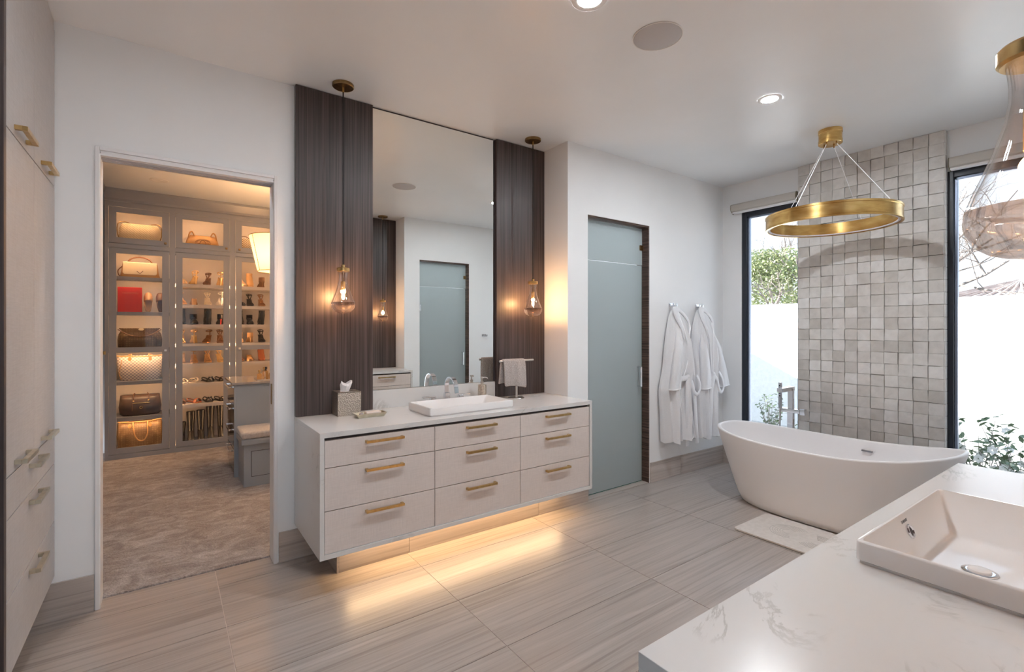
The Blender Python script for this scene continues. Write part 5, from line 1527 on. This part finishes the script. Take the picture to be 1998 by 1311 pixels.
shrub('white-flowering shrub directly behind the right window frame', 5.85, 1.08, -.12, .84, .24, 14, 230, 12, 1)
shrub('white-flowering shrub at the far right outside the window', 5.75, .80, -.12, .82, .28, 16, 260, 12, 2)
shrub('low flowering shrub between the two taller ones', 5.70, .98, -.12, .55, .24, 12, 160, 12, 5)
shrub('upright green shrub outside the left window behind the filler', 6.5, 3.20, -.12, .76, .17, 14, 230, 0, 3, .06)
shrub('small green shrub beside the tiled column outside the left window', 6.2, 2.72, -.12, .54, .15, 9, 120, 0, 4, .06)


def branchy(mb, p, d, L, r, depth, rnd, up=.1, out=None):
    """recursive bare branching into one mesh"""
    pts = [p]; q = p.copy(); dd = d.copy(); n = 5
    for i in range(n):
        dd = (dd + Vector((rnd.gauss(0, .16), rnd.gauss(0, .16), rnd.gauss(0, .12) + up * .3))).normalized()
        q = q + dd * (L / n); pts.append(q.copy())
    mb.tube(pts, [r * (1 - .55 * i / n) for i in range(n + 1)], 5 if depth > 1 else 3, caps=False)
    if out is not None: out.append(q.copy())
    if depth == 0: return
    for k in range(3 if depth > 1 else 4):
        s = rnd.uniform(.35, 1.0); idx = min(n, max(1, int(s * n)))
        nd = (dd + Vector((rnd.gauss(0, .75), rnd.gauss(0, .75), rnd.gauss(0, .45) + up))).normalized()
        branchy(mb, pts[idx].copy(), nd, L * rnd.uniform(.55, .8), r * .5, depth - 1, rnd, up, out)


def tree(name, label, x, y, h0, L, r, depth, seed, lean, leaves=0, lsz=.1, box=None, leafmat=None):
    rnd = random.Random(seed)
    e = thing(name, label, 'tree', (x, y, -.12))
    mb = MB(); mb.tube([(x, y, -.12), (x + .03, y + .02, h0 * .5), (x, y, h0)], [r * 1.5, r * 1.2, r], 8)
    out = []
    for k in range(5):
        d = Vector((math.cos(k * 1.26 + seed) * .8 + lean[0], math.sin(k * 1.26 + seed) * .8 + lean[1], .55)).normalized()
        branchy(mb, Vector((x, y, h0)), d, L, r * .6, depth, rnd, .12, out)
    mb.obj('branches', barkm, e)
    if leaves:
        lm = MB()
        for k in range(leaves):
            c = rnd.choice(box)
            th, ph, rr = rnd.uniform(0, 2 * PI), math.acos(rnd.uniform(-1, 1)), rnd.random() ** .33
            p = Vector((c[0] + c[3] * rr * math.sin(ph) * math.cos(th), c[1] + c[4] * rr * math.sin(ph) * math.sin(th), c[2] + c[5] * rr * math.cos(ph)))
            u = Vector((rnd.gauss(0, 1), rnd.gauss(0, 1), rnd.gauss(0, .7))).normalized(); v = u.cross(Vector((rnd.gauss(0, 1), rnd.gauss(0, 1), rnd.gauss(0, 1)))).normalized()
            s = lsz * rnd.uniform(.6, 1.2)
            lm.add([p, p + u * s * .5 + v * s * .25, p + u * s, p + u * s * .5 - v * s * .25], [(0, 1, 2, 3)])
        o = lm.obj('foliage', leafmat, e); tag(o, kind='stuff')
    return e


palegreen = tex('pale_leaf', [(.3, (.20, .25, .09)), (.7, (.36, .38, .19))], (2, 2, 2), 1, rough=.6)
tree('leafy_tree', 'pale green leafy tree behind the wall in the left window', 13.2, 6.3, 1.6, 1.5, .09, 3, 11, (0, 0), 16000, .085, [(13.2, 6.6, 2.55, 1.2, 1.1, .9), (13.4, 5.7, 2.5, 1.2, 1.0, .85), (13.0, 7.4, 2.6, 1.2, 1.0, .8), (13.3, 6.2, 3.1, .9, .9, .5), (13.3, 6.9, 3.2, .9, .7, .45)], palegreen)
tree('bare_tree', 'bare-branched tree above the wall in the right window', 15.0, 4.5, 2.2, 2.4, .08, 4, 21, (0, -1.3))
tree('bare_tree', 'bare tree standing behind the leafy tree in the left window', 16.5, 7.4, 2.4, 2.0, .08, 4, 33, (0, 0))
# hip roof of a neighbouring building
rx, ry = 24.0, 3.35
rf = thing('neighbour_roof', 'pale tiled hip roof beyond the garden wall', 'roof', (rx, ry, 2.3))
rm = tex('faded_roof_tile', [(.3, (.36, .27, .23)), (.7, (.52, .43, .38))], (3, 3, 3), 1, rough=.9)
ap = (rx, ry, 3.12); bs = [(rx - 2.6, ry - 3.0, 2.42), (rx + 2.6, ry - 3.0, 2.42), (rx + 2.6, ry + 2.2, 2.42), (rx - 2.6, ry + 2.2, 2.42)]
MB().add(bs + [ap], [(0, 1, 4), (1, 2, 4), (2, 3, 4), (3, 0, 4), (3, 2, 1, 0)]).obj('roof_body', rm, rf)
MB().box(rx - 2.4, rx + 2.4, ry - 2.8, ry + 2.0, -.12, 2.42).obj('building_wall', 'stucco', rf)
for k in range(17):
    u = (k + .5) / 17
    p = (rx - 2.6, ry + 2.2 - 5.2 * u, 2.43)
    q_ = Vector(p).lerp(Vector((rx, ry, 3.14)), .97)
    MB().tube([p, tuple(q_)], .045, 5).obj('tile_row', rm, rf)
